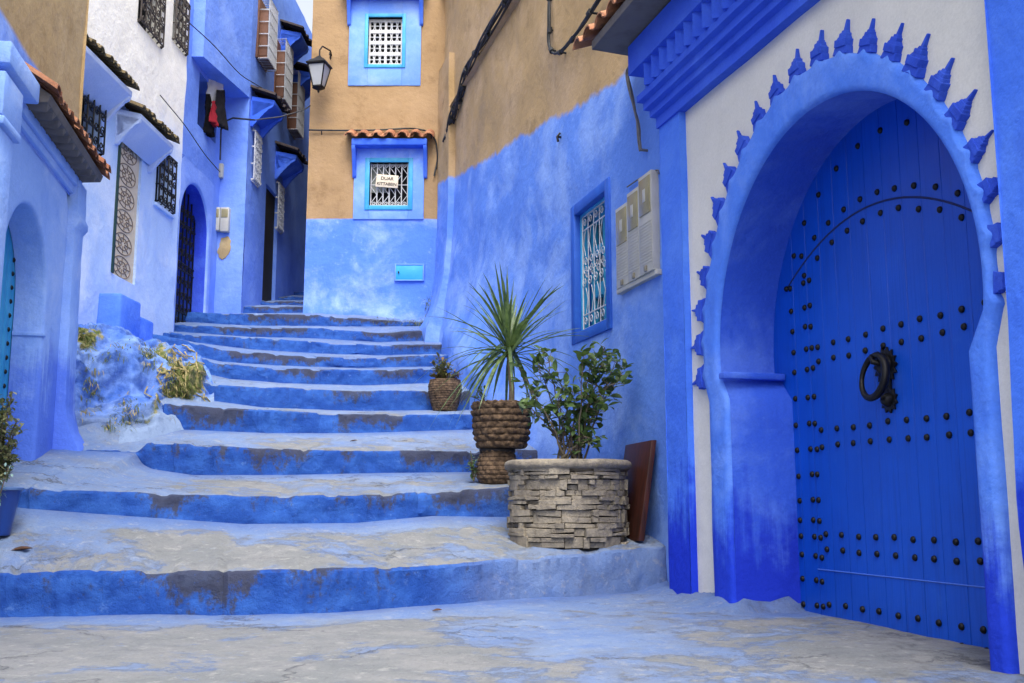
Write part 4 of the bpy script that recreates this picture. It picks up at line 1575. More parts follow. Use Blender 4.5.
# ================================================================== the white house
white = thing('white_house', 'white house washed pale blue below with two tiled hoods and iron grilles', 'house', tuple(FW(12, 2.9, 0)))
W_END = 13.55
DOORW = (11.5, 12.20, 3.28, 4.95)
G1 = (9.95, 11.0, 4.48, 5.16)
G3 = (12.68, 13.26, 4.45, 5.18)
U1 = (11.82, 12.58, 6.45, 7.3)
U2 = (12.97, 13.47, 6.75, 7.5)
mb = MB().use(m_whitehouse)
wall(mb, FW, 9.0, W_END, 1.5, 8.3, [DOORW + (.22,), G1 + (.2,), G3 + (.2,), U1 + (.2,), U2 + (.2,)], .14, .02, 0)
closed_back(mb, FW, 9.0, W_END, 1.5, 8.3, 4)
mb.build('wall', m_whitehouse, white, smooth=50)
mb = MB()
mb.fbox(FW, DOORW[0] - .05, DOORW[1] + .05, DOORW[2] - .05, DOORW[3] + .05, -.1, -.03)
m_lace = simple('carved_panel', '#cdbfa6', '#dacdb6', .8, .2, 0, 12, .3)
ld = mb.build('door', m_lace, white)
mb = MB()
m_lacedark = simple('carved_recess', '#857565', '#6f6154', .9)
for i in range(6):
    zc_ = lerp(DOORW[2] + .14, DOORW[3] - .14, i / 5)
    ac = (DOORW[0] + DOORW[1]) / 2
    for r in (.125, .07):
        mb.tube([FW(ac + r * 2.0 * math.cos(t), zc_ + r * math.sin(t), -.028) for t in [2 * math.pi * q / 20 for q in range(21)]], .007, 5)
    for q in range(8):
        t = math.pi * q / 4
        mb.tube([FW(ac + .05 * math.cos(t), zc_ + .025 * math.sin(t), -.029), FW(ac + .22 * math.cos(t), zc_ + .11 * math.sin(t), -.029)], .009, 5)
mb.build('carving', m_lacedark, ld)
mb = MB()
mb.fbox(FW, DOORW[0] - .01, DOORW[0] + .035, DOORW[2], DOORW[3], -.1, .02)
mb.build('jamb', simple('dark_green_frame', '#123c34', '#0e2a28', .6), ld, bevel=.004)


def iron_grille(fr, h, bulge, name, parent, nv=6, mat=m_iron, r=.011, sc=.06, dark=True):
    a0, a1, z0, z1 = h
    if dark:
        mb = MB(); mb.fbox(fr, a0 - .03, a1 + .03, z0 - .03, z1 + .03, -.24, -.2)
        wdw = mb.build('window', m_dark, parent)
    else:
        wdw = parent
    mb = MB()
    for i in range(nv + 1):
        a = lerp(a0, a1, i / nv)
        mb.tube([fr(a, z1, .01), fr(a, z1 - .03, bulge * .9), fr(a, lerp(z0, z1, .4), bulge), fr(a, z0 + .03, bulge), fr(a, z0, .01)], r, 5)
    for t in (.03, .33, .66, .97):
        z = lerp(z0, z1, t)
        mb.tube([fr(a0, z, .0), fr(a0, z, bulge), fr(a1, z, bulge), fr(a1, z, .0)], r, 5)
    nz = max(3, int((z1 - z0) / .14))
    for i in range(nv):
        a = lerp(a0, a1, (i + .5) / nv)
        for j in range(nz):
            z = lerp(z0, z1, (j + .5) / nz)
            mb.tube(scroll(fr, a, z, min(sc, (z1 - z0) / nz * .5), bulge + .004, sgn=1 if (i + j) % 2 else -1), r * .8, 4)
    mb.build(name, mat, wdw)
    return wdw


iron_grille(FW, G1, .05, 'grille', white, 7)
iron_grille(FW, G3, .05, 'grille', white, 4)
iron_grille(FW, U1, .04, 'grille', white, 5, simple('rusty_iron', '#4b4440', '#33302e', .7, .3))
iron_grille(FW, U2, .04, 'grille', white, 4, bpy.data.materials['rusty_iron'])
m_oldtile = simple('weathered_tile', '#6f6148', '#54503a', .9, .2, 0, 8, .5)
hood(FW, 9.6, 11.1, FW.px(135, 88, .33)[1] + .02, .29, m_palehood, white, drop=.33, cheek=.36, fascia=.06, seed=31, pitch=.13, tmat=m_oldtile)
hood(FW, 11.38, 12.45, FW.px(175, 141, .33)[1] + .02, .29, m_palehood, white, drop=.33, cheek=.36, fascia=.06, seed=32, pitch=.13, tmat=m_oldtile)
mb = MB()
mb.fbox(FW, 11.2, 11.78, 2.3, 2.985, -.05, .26)
mb.fbox(FW, 11.77, 12.25, 2.3, 2.84, -.05, .24)
mb.build('doorstep', plaster('doorstep_blue', '#3f70e2', '#6a95ee', '#3560d4', .5, .4, 1.5), white, bevel=.03, segs=3)
# the sill under the third grille
mb = MB(); mb.fbox(FW, G3[0] - .05, G3[1] + .05, G3[2] - .05, G3[2] - .005, -.05, .04)
mb.build('window_sill', m_whitehouse, white, bevel=.008)

# ================================================================== the blue house up the alley
blue = thing('blue_house', 'tall blue house with dark arched gate and overhanging upper floor up the alley', 'house', tuple(FB(15, 3.3, 0)))
GA, GR, GZ = 14.22, .60, 4.52
go = horseshoe(GA, GZ, GR, GZ, None, 2.9, 22, rz=.62)
mb = MB()
rect = [to_rect(p, GA, GZ, 13.55, 14.95, 2.9, 5.4) for p in go]
rows = [[FB(a, z, 0) for a, z in row] for row in fill_rows(rect, off_curve(go, .03), 4)]
for d, w in ((.01, -.005), (0, -.03)):
    rows.append([FB(a, z, w) for a, z in off_curve(go, d)])
mb.strip(rows)
mb.build('arch_wall', m_bluehouse, blue, smooth=60)
mb = MB()
mb.strip([[FB(a, z, w) for a, z in go] for w in (-.03, -.2, -.45)])
mb.build('arch_reveal', m_deep, blue, smooth=60)
LN = (14.15, 15.12, 6.05, 6.85)
mb = MB()
wall(mb, FB, 13.55, 14.95, 5.395, 9.2, [(14.1, 14.94, 6.02, 6.8, .3)], .15, .015, 0)
wall(mb, FB, 14.945, 15.25, 2.9, 9.2, (), .15, .01, 0)
# the block that stands forward at the alley, its face and its upper floor reaching over the recess
yb = 15.22
xa, xb = FB(yb, 0, 0).x, FP(yb, 0, 0).x
mb.strip([[Vector((lerp(xa - .05, xb, i / 5), yb + .0 + .01 * fbm((i, z, 2), .7), z)) for i in range(6)] for z in [lerp(2.9, 6.9, j / 30) for j in range(31)]])
ALW = (16.35, 17.15, 3.9, 5.85)
wall(mb, FP, yb, 24.0, 2.9, 9.8, [ALW + (.25,)], .2, .02, 0)
closed_back(mb, FP, yb, 24.0, 2.9, 9.8, 4)
ja, jz = FP.px(242, 90, 0)
jn = Vector((atY(204, 43, 13.72).x, 13.72, 0))
jf = FP(yb, 0, 0)
zj = 6.86
mb.strip([[Vector((lerp(jn.x, jf.x, i / 8), lerp(jn.y, jf.y, i / 8), z)) for i in range(9)] for z in [lerp(zj, 9.8, j / 20) for j in range(21)]])
mb.quad((jn.x, jn.y, zj), (jf.x, jf.y, zj), (jf.x - .45, jf.y, zj), (jn.x - .35, jn.y, zj))
mb.quad((jn.x, jn.y, zj), (jn.x, jn.y, 9.8), (jn.x - .4, jn.y, 9.8), (jn.x - .4, jn.y, zj))
mb.build('wall', m_alley, blue, smooth=40)
mb = MB()
mb.fbox(FB, 14.05, 15.0, 5.95, 6.87, -.34, -.3)
mb.build('window', m_dark, blue)
mb = MB()
mb.fbox(FP, ALW[0] - .05, ALW[1] + .05, ALW[2], ALW[3] + .05, -.12, -.06)
adoor = mb.build('door', simple('dark_door', '#1d1714', '#120f10', .7), blue)
mb = MB()
for i in range(8):
    a = lerp(GA - GR + .05, GA + GR - .05, i / 7)
    mb.tube([FB(a, 2.9, -.2), FB(a, GZ + .62 * math.sqrt(max(0, 1 - ((a - GA) / GR) ** 2)), -.2)], .013, 5)
for z in (3.35, 3.95, 4.05, 4.6): mb.tube([FB(GA - GR, z, -.2), FB(GA + GR, z, -.2)], .013, 5)
for i in range(7):
    a = lerp(GA - GR + .05, GA + GR - .05, (i + .5) / 7)
    for j in range(9):
        mb.tube(scroll(FB, a, 3.2 + j * .2, .07, -.195, sgn=1 if (i + j) % 2 else -1), .009, 4)
gate = mb.build('gate', m_iron, blue)
mb = MB(); mb.fbox(FB, GA - GR - .05, GA + GR + .05, 2.9, 5.3, -.5, -.46)
mb.build('backing', m_dark, gate)

# windows with white cages and brown shutters, and hoods above them, high on the alley wall
m_cage = simple('white_wire', '#b9bcc2', '#9ea0a6', .5)
for (xn, xf, yt, yb_) in ((258, 272, 2, 66), (275, 287, 44, 104), (288, 298, 76, 132)):
    a0 = FP.px(xn, (yt + yb_) / 2, .0)[0]; a1 = FP.px(xf, (yt + yb_) / 2, .16)[0]
    z1 = FP.px(xn + 4, yt, .0)[1]; z0 = FP.px(xf, yb_, .16)[1]
    h = (a0, max(a1, a0 + .5), z0, max(z1, z0 + .7))
    mb = MB(); mb.fbox(FP, h[0] - .05, h[1] + .05, h[2], h[3], -.03, .02)
    w_ = mb.build('window', m_brownwood, blue, bevel=.005)
    mb = MB()
    bw_ = .17
    for i in range(9):
        a = lerp(h[0], h[1], i / 8)
        mb.tube([FP(a, h[3], .0), FP(a, h[3], bw_), FP(a, h[2], bw_), FP(a, h[2], .0)], .008, 4)
    for j in range(6):
        z = lerp(h[2], h[3], j / 5)
        mb.tube([FP(h[0], z, 0), FP(h[0], z, bw_), FP(h[1], z, bw_), FP(h[1], z, .0)], .008, 4)
    mb.build('cage', m_cage, w_)
    mb = MB(); mb.fbox(FP, h[0] + .02, h[1] - .02, h[2] + .01, h[2] + .04, .02, bw_ - .02)
    mb.fbox(FP, h[0] + .02, h[0] + .05, h[2] + .05, h[2] + (h[3] - h[2]) * .8, .02, bw_ - .02)
    mb.build('shutter', m_brownwood, w_, bevel=.004)
m_darktile = simple('dark_tile', '#3b3434', '#2a2628', .9, .2, 0, 8, .4)
for (xn, yn, xf, yf) in ((252, 85, 279, 119), (276, 136, 303, 180), (281, 14, 303, 52), (292, 54, 309, 84)):
    a0 = FP.px(xn, yn, .0)[0]; a1, z2 = FP.px(xf, yf, .40)
    z1 = FP.px(xn, yn, .0)[1]
    zz = (z1 + z2) / 2
    hh = hood(FP, a0, max(a1, a0 + .6), zz + .05, .36, m_hoodblue, blue, drop=.32, cheek=.42, fascia=.06, seed=int(xn), pitch=.17, tmat=m_darktile)
    if yn > 80:
        a1 = max(a1, a0 + .6)
        g = (a0 + .12, a1 - .12, zz - 1.25, zz - .42)
        iron_grille(FP, g, .05, 'grille', blue, 5, m_cage, .012)
# meters, junction box, chipped patch on the face beside the alley
FC = Frame((0, yb, 0), (1, 0, 0), (0, -1, 0))
for i, (x0, y0, x1, y1, lab) in enumerate(((213, 208, 220, 231, 'narrow cream meter box beside the arched gate, the left one of two'), (221.5, 208, 229, 232, 'cream meter box with grey window at the alley corner, right of its twin'))):
    t = thing('meter_box', lab, 'meter box', tuple(FC(*FC.px((x0 + x1) / 2, y1, .05), .05)), 'meter boxes at the alley corner')
    b0, zt = FC.px(x0, y0, .05); b1, zb = FC.px(x1, y1, .05)
    mb = MB(); mb.fbox(FC, b0, b1, zb, zt, -.03, .10)
    bx = mb.build('body', m_meter, t, bevel=.008)
    mb = MB(); mb.fbox(FC, b0 + .015, b1 - .015, zt - .16, zt - .03, .09, .107)
    mb.build('meter_window', m_meterwin, t, bevel=.004)
t = thing('junction_box', 'small cream junction box under the lamp cable, above the two meter boxes', 'junction box', tuple(FC(*FC.px(221, 178, .03), .03)))
b0, zt = FC.px(218.5, 164, .03); b1, zb = FC.px(223, 178, .03)
mb = MB(); mb.fbox(FC, b0, b1, zb, zt, -.03, .07); bx = mb.build('body', m_meter, t, bevel=.006)
mb = MB(); mb.fbox(FC, b0 + .01, b1 - .01, zb + .02, zt - .02, .065, .076); mb.build('lid', m_meter, t, bevel=.004)
mb = MB()
random.seed(8)
cx_, cz_ = FC.px(224, 249, .0)
loop = []
for q in range(26):
    t_ = 2 * math.pi * q / 26
    r_ = 1 + .35 * fbm((math.cos(t_), math.sin(t_), 3), 1.6)
    loop.append((cx_ + .10 * r_ * math.cos(t_) + .03 * math.sin(t_), cz_ + .17 * r_ * math.sin(t_)))
mb.prism([FC(a, z, -.01) for a, z in loop], [FC(a, z, .014) for a, z in loop])
mb.build('bare_plaster', plaster('bare_plaster', '#a58f66', '#b9a680', '#85735a', .6, .5, 4), blue, bevel=.004)
# cable lamp arm
P1, P2 = FC(*FC.px(220, 160, .06), .06), FC(*FC.px(221, 130, .08), .08)
mb = MB()
mb.tube([P1, P2, FC(*FC.px(226, 121, .12), .12), FC(*FC.px(233, 118, .2), .2), FC(*FC.px(255, 120, .25), .25)], .014, 6)
mb.tube([FC(*FC.px(255, 120, .25), .25), atY(280, 117, 15.2), atY(304, 110, 15.25), FF(-3.1, 6.75, .05)], .010, 5)
tag(mb.build('cable_run', m_wire), 'bent black cable arm reaching from the blue corner over the alley', 'cable', CG)
for i, (pts, lab) in enumerate((([(186, 20), (214, 45), (240, 75), (262, 88)], 'upper thin slack wire across the blue upper floor toward the alley'), ([(160, 95), (185, 125), (205, 155), (220, 172)], 'thin slack wire across the corner where white wall meets blue'))):
    fr_ = FP if i == 0 else FB
    wall_wire('wire', lab, pts, .007, m_wire, fr=fr_, w=.12 if i == 0 else .05, cat_='wire', group='thin wires on the left')

# laundry in the recess of the blue house


def cloth(name, lab, px, Y, mat, seed):
    (x0, y0, x1, y1) = px
    tl, tr = atY(x0, y0, Y), atY(x1, y0, Y + .25)
    bl_, br_ = atY(x0, y1, Y), atY(x1, y1 + 6, Y + .25)
    rows, back = [], []
    n = 14
    for j in range(n + 1):
        v = j / n
        row = []
        for i in range(n + 1):
            u = i / n
            p = tl.lerp(tr, u).lerp(bl_.lerp(br_, u), v)
            f = .035 * math.sin(u * 14 + seed + v * 2) * (0.3 + v) + .02 * fbm((u * 3, v * 3, seed), 1)
            edge_ = .04 * fbm((u * 4, seed, 0), 1) * v
            row.append(p + Vector((f, f * .6, edge_)))
        rows.append(row)
    mb = MB()
    mb.strip(rows)
    o = mb.build(name, mat, None, smooth=60)
    o.modifiers.new('thickness', 'SOLIDIFY').thickness = .006
    return tag(o, lab, 'laundry', 'washing in the recess')


FOLD = lambda n, a, b: simple(n, a, b, .9, .1, 0, 6, .3)
cloth('hanging_cloth', 'white cloth hung out in the recess of the blue house', (206, 76, 223, 106), 14.45, FOLD('white_cloth', '#c9c9cc', '#a8a9b0'), 1)
cloth('hanging_cloth', 'long black garment hung in front of the recess of the blue house', (206, 94, 213, 132), 14.38, FOLD('black_cloth', '#15151a', '#25252c'), 2)
cloth('hanging_cloth', 'dark red cloth hung between black garments in the recess', (212, 101, 216, 122), 14.32, FOLD('red_cloth', '#8c2430', '#641a24'), 3)
cloth('hanging_cloth', 'short black garment hung deepest in the recess behind the white cloth', (217, 90, 225, 124), 14.5, FOLD('black_cloth_worn', '#1b1b20', '#2b2a30'), 4)

# houses closing the alley
far = thing('far_house', 'pale blue house closing the far end of the dark alley', 'house', (-4, 23.5, 4.5))
ff = Frame((0, 23.4, 0), (1, 0, 0), (0, -1, 0))
mb = MB()
wall(mb, ff, -7, 1, 3.5, 11.5, [(-4.55, -4.2, 9.2, 9.9, .2)], .3, .03, 0)
closed_back(mb, ff, -7, 1, 3.5, 11.5, 3)
mb.build('wall', plaster('far_wall', '#6f97ea', '#a6c0f4', '#5a82dc', .6, .4, .8), far, smooth=50)
mb = MB(); mb.fbox(ff, -4.6, -4.15, 9.15, 9.95, -.24, -.2)
mb.build('window', m_dark, far)

# ================================================================== pots, plants and loose things on the stairs
from mathutils.bvhtree import BVHTree


def bvh_of(*objs):
    vv, ff_ = [], []
    for o in objs:
        n = len(vv)
        vv += [v.co.copy() for v in o.data.vertices]
        ff_ += [tuple(n + i for i in p.vertices) for p in o.data.polygons]
    return BVHTree.FromPolygons(vv, ff_)


FLOOR = bvh_of(stairs, g_o)
ROCKB = bvh_of(rock)


def hit(x, y, b=None):
    return (b or FLOOR).ray_cast(EYEP, ray(x, y).normalized())[0]


def floor_z(x, y, z0):
    h = FLOOR.ray_cast(Vector((x, y, z0 + .6)), Vector((0, 0, -1)))[0]
    return h.z if h else z0


def leaf(mb, p, d, L, W, up=None, fold=.18, curl=.25, n=4):
    """one pointed leaf: a folded blade along d"""
    d = d.normalized()
    up = up or Vector((0, 0, 1))
    sdir = d.cross(up)
    if sdir.length < .05: sdir = d.cross(Vector((1, .2, 0)))
    sdir.normalize()
    nn = sdir.cross(d).normalized()
    prof = [0, .72, 1.0, .74, 0] if n == 4 else [0, 1, 0]
    k = len(prof) - 1
    st = len(mb.v)
    for i, w in enumerate(prof):
        t = i / k
        c = p + d * (L * t) - nn * (curl * L * t * t)
        h = W * .5 * w
        mb.v += [tuple(c + sdir * h + nn * fold * h), tuple(c), tuple(c - sdir * h + nn * fold * h)]
    for i in range(k):
        a = st + i * 3
        mb.face((a, a + 1, a + 4, a + 3)); mb.face((a + 1, a + 2, a + 5, a + 4))


# --- stone planter
ph = hit(569, 551.5)
PR = .448
pc = Vector((ph.x + .02, ph.y + PR + .01, ph.z))
pc.z = min(floor_z(pc.x + dx, pc.y + dy, pc.z) for dx, dy in ((0, -PR), (PR * .8, -.2), (-PR * .8, -.2))) + .005
PHT = atY(569, 458.5, pc.y - PR).z - pc.z
planter = thing('stone_planter', 'round grey planter of stacked stone slabs with a leafy bush in it', 'planter', tuple(pc))
rnd = random.Random(12)
mb = MB().use(m_joint)
mb.lathe([(PR - .045, 0), (PR - .045, PHT - .05)], tuple(pc), 48)
core = mb.build('core', m_joint, planter)
mb = MB()
z = .012
courses = []
while z < PHT - .075:
    h = rnd.choice([.026, .040, .055, .075, .09, .034])
    if z + h > PHT - .06: h = PHT - .062 - z
    courses.append((z, h)); z += h + .0035
random.seed(4)
for (z0, h) in courses:
    t = rnd.uniform(0, 6)
    tot = 0
    while tot < 2 * math.pi - .02:
        w = rnd.choice((rnd.uniform(.08, .2), rnd.uniform(.2, .55)))
        if 2 * math.pi - tot - w < .1: w = 2 * math.pi - tot
        sub = [(z0, h)] if (h < .05 or rnd.random() < .45) else [(z0, h * .5 - .002), (z0 + h * .5 + .002, h * .5 - .002)]
        for (zz, hh) in sub:
            ro = PR + rnd.uniform(-.034, .016) - .006 * math.sin(math.pi * zz / PHT)
            n = max(2, int(w / .09))
            g = .0035
            rows = []
            jz = [rnd.uniform(-.006, .006) for _ in range(4)]
            lo_i, lo_o, hi_o, hi_i = [], [], [], []
            for q in range(n + 1):
                f = q / n
                a = t + g + (w - 2 * g) * f
                rr = ro + rnd.uniform(-.004, .004)
                ca, sa = math.cos(a), math.sin(a)
                zl = zz + lerp(jz[0], jz[1], f); zh = zz + hh + lerp(jz[2], jz[3], f)
                lo_i.append((pc.x + (PR - .06) * ca, pc.y + (PR - .06) * sa, pc.z + zl))
                lo_o.append((pc.x + rr * ca, pc.y + rr * sa, pc.z + zl))
                rm = rr + rnd.uniform(-.003, .005)
                hi_o.append((pc.x + rm * ca, pc.y + rm * sa, pc.z + zh))
                hi_i.append((pc.x + (PR - .06) * ca, pc.y + (PR - .06) * sa, pc.z + zh))
            st = len(mb.v)
            mb.strip([lo_i, lo_o, hi_o, hi_i])
            for e in (0, n):
                mb.face([st + e, st + (n + 1) + e, st + 2 * (n + 1) + e, st + 3 * (n + 1) + e])
        t += w; tot += w
mb.build('stonework', m_stone, planter, bevel=.0022, segs=1, smooth=28)
mb = MB()


def rimfn(r, z, t):
    return r + .006 * fbm((math.cos(t) * 3, math.sin(t) * 3, z * 8), 1.5), z + .007 * fbm((math.cos(t) * 2, math.sin(t) * 2, 3), 1.2)


mb.lathe([(PR - .08, PHT - .075), (PR - .0, PHT - .068), (PR + .022, PHT - .058), (PR + .032, PHT - .036), (PR + .028, PHT - .012), (PR + .008, PHT), (PR - .03, PHT + .002), (PR - .06, PHT - .006), (PR - .075, PHT - .04), (PR - .08, PHT - .07)], tuple(pc), 72, rimfn)
mb.build('rim', m_stone, planter, smooth=60)
mb = MB()
mb.lathe([(PR - .05, PHT - .07), (PR - .07, PHT - .03), (.2, PHT - .012), (.05, PHT - .005)], tuple(pc), 36, lambda r, z, t: (r, z + .012 * fbm((r * math.cos(t), r * math.sin(t), 0), 12)))
mb.build('soil', m_soil, planter)

# --- the bush growing in it
bush = thing('leafy_bush', 'dark green glossy-leaved bush growing in the stone planter', 'bush', (pc.x, pc.y, pc.z + PHT))
rnd = random.Random(7)
stem, fol = MB(), MB()
Yb = pc.y - .02
targets = [(545, 352), (530, 392), (522, 372), (558, 398), (584, 353), (604, 347), (621, 375), (600, 398), (574, 392), (590, 428), (616, 362), (592, 372), (610, 385), (568, 425), (536, 362), (597, 412), (580, 410),
           (606, 356), (588, 392), (558, 372), (545, 412), (600, 440), (578, 440), (612, 372), (594, 360), (526, 402)]


def bush_leaves(p, dirv, rnd, L):
    for _ in range(1):
        d = (dirv * .5 + Vector((rnd.gauss(0, .6), rnd.gauss(0, .6), rnd.gauss(-.05, .45)))).normalized()
        leaf(fol, p, d, L, L * rnd.uniform(.5, .62), Vector((rnd.gauss(0, .4), rnd.gauss(0, .4), 1)), .25, rnd.uniform(.1, .4))


for (x, y) in targets:
    tip = atY(x, y, Yb + rnd.uniform(-.22, .22))
    base = Vector((pc.x + rnd.uniform(-.07, .12), pc.y + rnd.uniform(-.08, .08), pc.z + PHT - .02))
    mid = base.lerp(tip, .5) + Vector((rnd.gauss(0, .04), rnd.gauss(0, .04), .09))
    pts = []
    for q in range(10):
        t = q / 9
        pts.append((base * (1 - t) ** 2 + mid * 2 * t * (1 - t) + tip * t * t) + Vector((rnd.gauss(0, .006), rnd.gauss(0, .006), 0)))
    stem.tube(pts, lambda t: .009 * (1 - .75 * t), 5)
    for q in range(4, 10):
        for _ in range(4 if q > 6 else 1):
            tw = pts[q] + Vector((rnd.gauss(0, .035), rnd.gauss(0, .035), rnd.gauss(0, .03)))
            stem.tube([pts[q], tw], .0025, 3)
            for _ in range(rnd.choice((1, 2, 2))):
                bush_leaves(tw, (pts[q] - pts[q - 1]).normalized(), rnd, rnd.uniform(.055, .105))
stem.build('stem', m_bark, bush)
fol.build('foliage', m_leaf, bush, smooth=30)
mb = MB()
for _ in range(90):
    a, r = rnd.uniform(0, 6.28), rnd.uniform(.05, PR - .06)
    p = Vector((pc.x + r * math.cos(a), pc.y + r * math.sin(a), pc.z + PHT - .02))
    leaf(mb, p, Vector((rnd.gauss(0, .5), rnd.gauss(0, .5), .6)), rnd.uniform(.02, .045), .018)
tag(mb.build('ground_cover', m_moss), kind='stuff')


# --- woven pots
def weave(prof, c, rows_, per, amp, seg=112):
    """a lathe whose skin is pushed out into plaited strands"""
    fine_prof = []
    H = prof[-1][1]
    n = rows_ * 7
    for i in range(n + 1):
        z = H * i / n
        r = curve1([(b, a) for a, b in prof], z)
        fine_prof.append((r, z))

    def fn(r, z, t):
        row = z / H * rows_
        k = int(row)
        f = row - k
        ph = t * per / (2 * math.pi) + (k % 2) * .5 + .25 * (f - .5)
        g = ph - math.floor(ph)
        b = (.25 + .75 * math.sin(math.pi * f) ** .5) * (.1 + .9 * math.sin(math.pi * g) ** .6)
        b += .6 * fbm((math.cos(t) * 6, math.sin(t) * 6, z * 22), 1.0)
        return r + amp * b, z
    mb = MB()
    mb.lathe(fine_prof, c, seg, fn)
    return mb


bh = hit(497, 485)
bc = Vector((bh.x, bh.y + .17, bh.z))
bc.z = floor_z(bc.x, bc.y - .1, bh.z)
kx = bc.y / FPX
low = thing('woven_pot', 'dark squat woven pot half hidden behind the stone planter, under the big basket', 'pot', tuple(bc))
hl = atY(500, 450, bc.y).z - bc.z + .01
weave([(.135, 0), (.165, .05), (.172, hl * .4), (.15, hl * .75), (.135, hl)], tuple(bc), 8, 17, .012).build('basketwork', m_basket, low, smooth=60)
mb = MB(); mb.lathe([(.148, hl - .03), (.156, hl - .01), (.152, hl), (.12, hl)], tuple(bc), 40); mb.build('rim', simple('dark_rim', '#2a2420', '#1c1815', .8), low)
tb = Vector((atY(501.5, 450, bc.y).x, bc.y, bc.z + hl + .002))
kb = bc.y / FPX
hb = atY(501, 404, bc.y).z - tb.z
bask = thing('woven_basket', 'brown plaited basket planter with the spiky dracaena, standing on a squat pot', 'basket', tuple(tb))
weave([(22 * kb, 0), (26 * kb, hb * .3), (27.5 * kb, hb * .7), (28 * kb, hb)], tuple(tb), 7, 13, .024).build('basketwork', m_basket, bask, smooth=60)
mb = MB()
mb.lathe([(27 * kb, hb - .03), (29.3 * kb, hb - .012), (29.3 * kb, hb + .004), (27.5 * kb, hb + .012), (25.5 * kb, hb + .002), (25.5 * kb, hb - .05)], tuple(tb), 60, lambda r, z, t: (r + .006 * math.sin(t * 24), z + .006 * math.sin(t * 24 + 1)))
mb.build('rim', m_basket, bask, smooth=60)
mb = MB(); mb.lathe([(26 * kb, hb - .05), (.1, hb - .02), (.02, hb - .018)], tuple(tb), 30); mb.build('soil', m_soil, bask)

# --- dracaena
dra = thing('dracaena_plant', 'spiky dracaena with long narrow arching leaves on one thin trunk', 'plant', (tb.x, tb.y, tb.z + hb))
head = atY(508.5, 352, tb.y)
root = atY(511.5, 404, tb.y); root.z = tb.z + hb - .03
mb = MB()
mb.tube([root, root.lerp(head, .35) + Vector((.012, 0, 0)), root.lerp(head, .7) + Vector((.006, 0, 0)), head + Vector((0, 0, .05))], lambda t: .026 - .006 * t, 8)
mb.build('trunk', m_bark, dra)
mb = MB()
rnd = random.Random(21)
for i in range(104):
    el = R(rnd.choice((rnd.uniform(45, 88), rnd.uniform(10, 60), rnd.uniform(-35, 25))))
    az = rnd.uniform(0, 2 * math.pi)
    L = rnd.uniform(.62, .92) * (1 if el > 0 else .8)
    droop = rnd.uniform(.05, .28) + (.35 if el < R(20) else 0) + (.3 if rnd.random() < .12 else 0)
    d = Vector((math.cos(el) * math.cos(az), math.cos(el) * math.sin(az), math.sin(el)))
    p0 = head + Vector((0, 0, rnd.uniform(-.06, .09))) + d * .012
    side = d.cross(Vector((0, 0, 1)))
    if side.length < .05: side = Vector((1, 0, 0))
    side.normalize()
    side = (side + Vector((rnd.gauss(0, .2), rnd.gauss(0, .2), rnd.gauss(0, .2)))).normalized()
    W = rnd.uniform(.024, .036)
    st = len(mb.v)
    N = 8
    for q in range(N + 1):
        t = q / N
        c = p0 + d * (L * t) + Vector((0, 0, -droop * L * t ** 2.2))
        w = W * (1 - .15 * t) * (1 if t < .55 else (1 - ((t - .55) / .45) ** 1.3)) * .5 * (.6 + .4 * min(1, t * 5)) + .0004
        nn = side.cross(d).normalized()
        mb.v += [tuple(c + side * w + nn * w * .35), tuple(c), tuple(c - side * w + nn * w * .35)]
    for q in range(N):
        a = st + q * 3
        mb.face((a, a + 1, a + 4, a + 3)); mb.face((a + 1, a + 2, a + 5, a + 4))
mb.build('foliage', m_yucca, dra, smooth=60)


def sprig(name, label, cat_, centre, spread, n, L, mat, seed, stems=7, updir=.6):
    rnd = random.Random(seed)
    t = thing(name, label, cat_, tuple(centre))
    st, fo_ = MB(), MB()
    for i in range(stems):
        e = centre + Vector((rnd.gauss(0, spread[0]), rnd.gauss(0, spread[1]), abs(rnd.gauss(.55, .35)) * spread[2]))
        m_ = centre.lerp(e, .5) + Vector((0, 0, spread[2] * .2))
        pts = [centre * (1 - q) ** 2 + m_ * 2 * q * (1 - q) + e * q * q for q in [i_ / 6 for i_ in range(7)]]
        st.tube(pts, .004, 4)
        for q in range(n // stems):
            u = rnd.uniform(.25, 1)
            p = centre * (1 - u) ** 2 + m_ * 2 * u * (1 - u) + e * u * u
            leaf(fo_, p + Vector((rnd.gauss(0, .012), rnd.gauss(0, .012), rnd.gauss(0, .012))), Vector((rnd.gauss(0, .7), rnd.gauss(0, .7), updir + rnd.gauss(0, .5))), L * rnd.uniform(.7, 1.2), L * rnd.uniform(.4, .65))
    st.build('stem', m_bark, t)
    fo_.build('foliage', mat, t, smooth=30)
    return t


sprig('small_plant', 'sparse pale green seedlings at the left rim of the big basket', 'plant', Vector((tb.x - .14, tb.y - .05, tb.z + hb - .01)), (.06, .05, .15), 46, .045, m_leaf, 5, 6)
sprig('creeping_plant', 'small leafy plant hanging at the left side of the squat pot', 'plant', Vector((bc.x - .20, bc.y - .02, bc.z + .02)), (.03, .04, .26), 70, .055, m_leaf, 9, 7, .2)

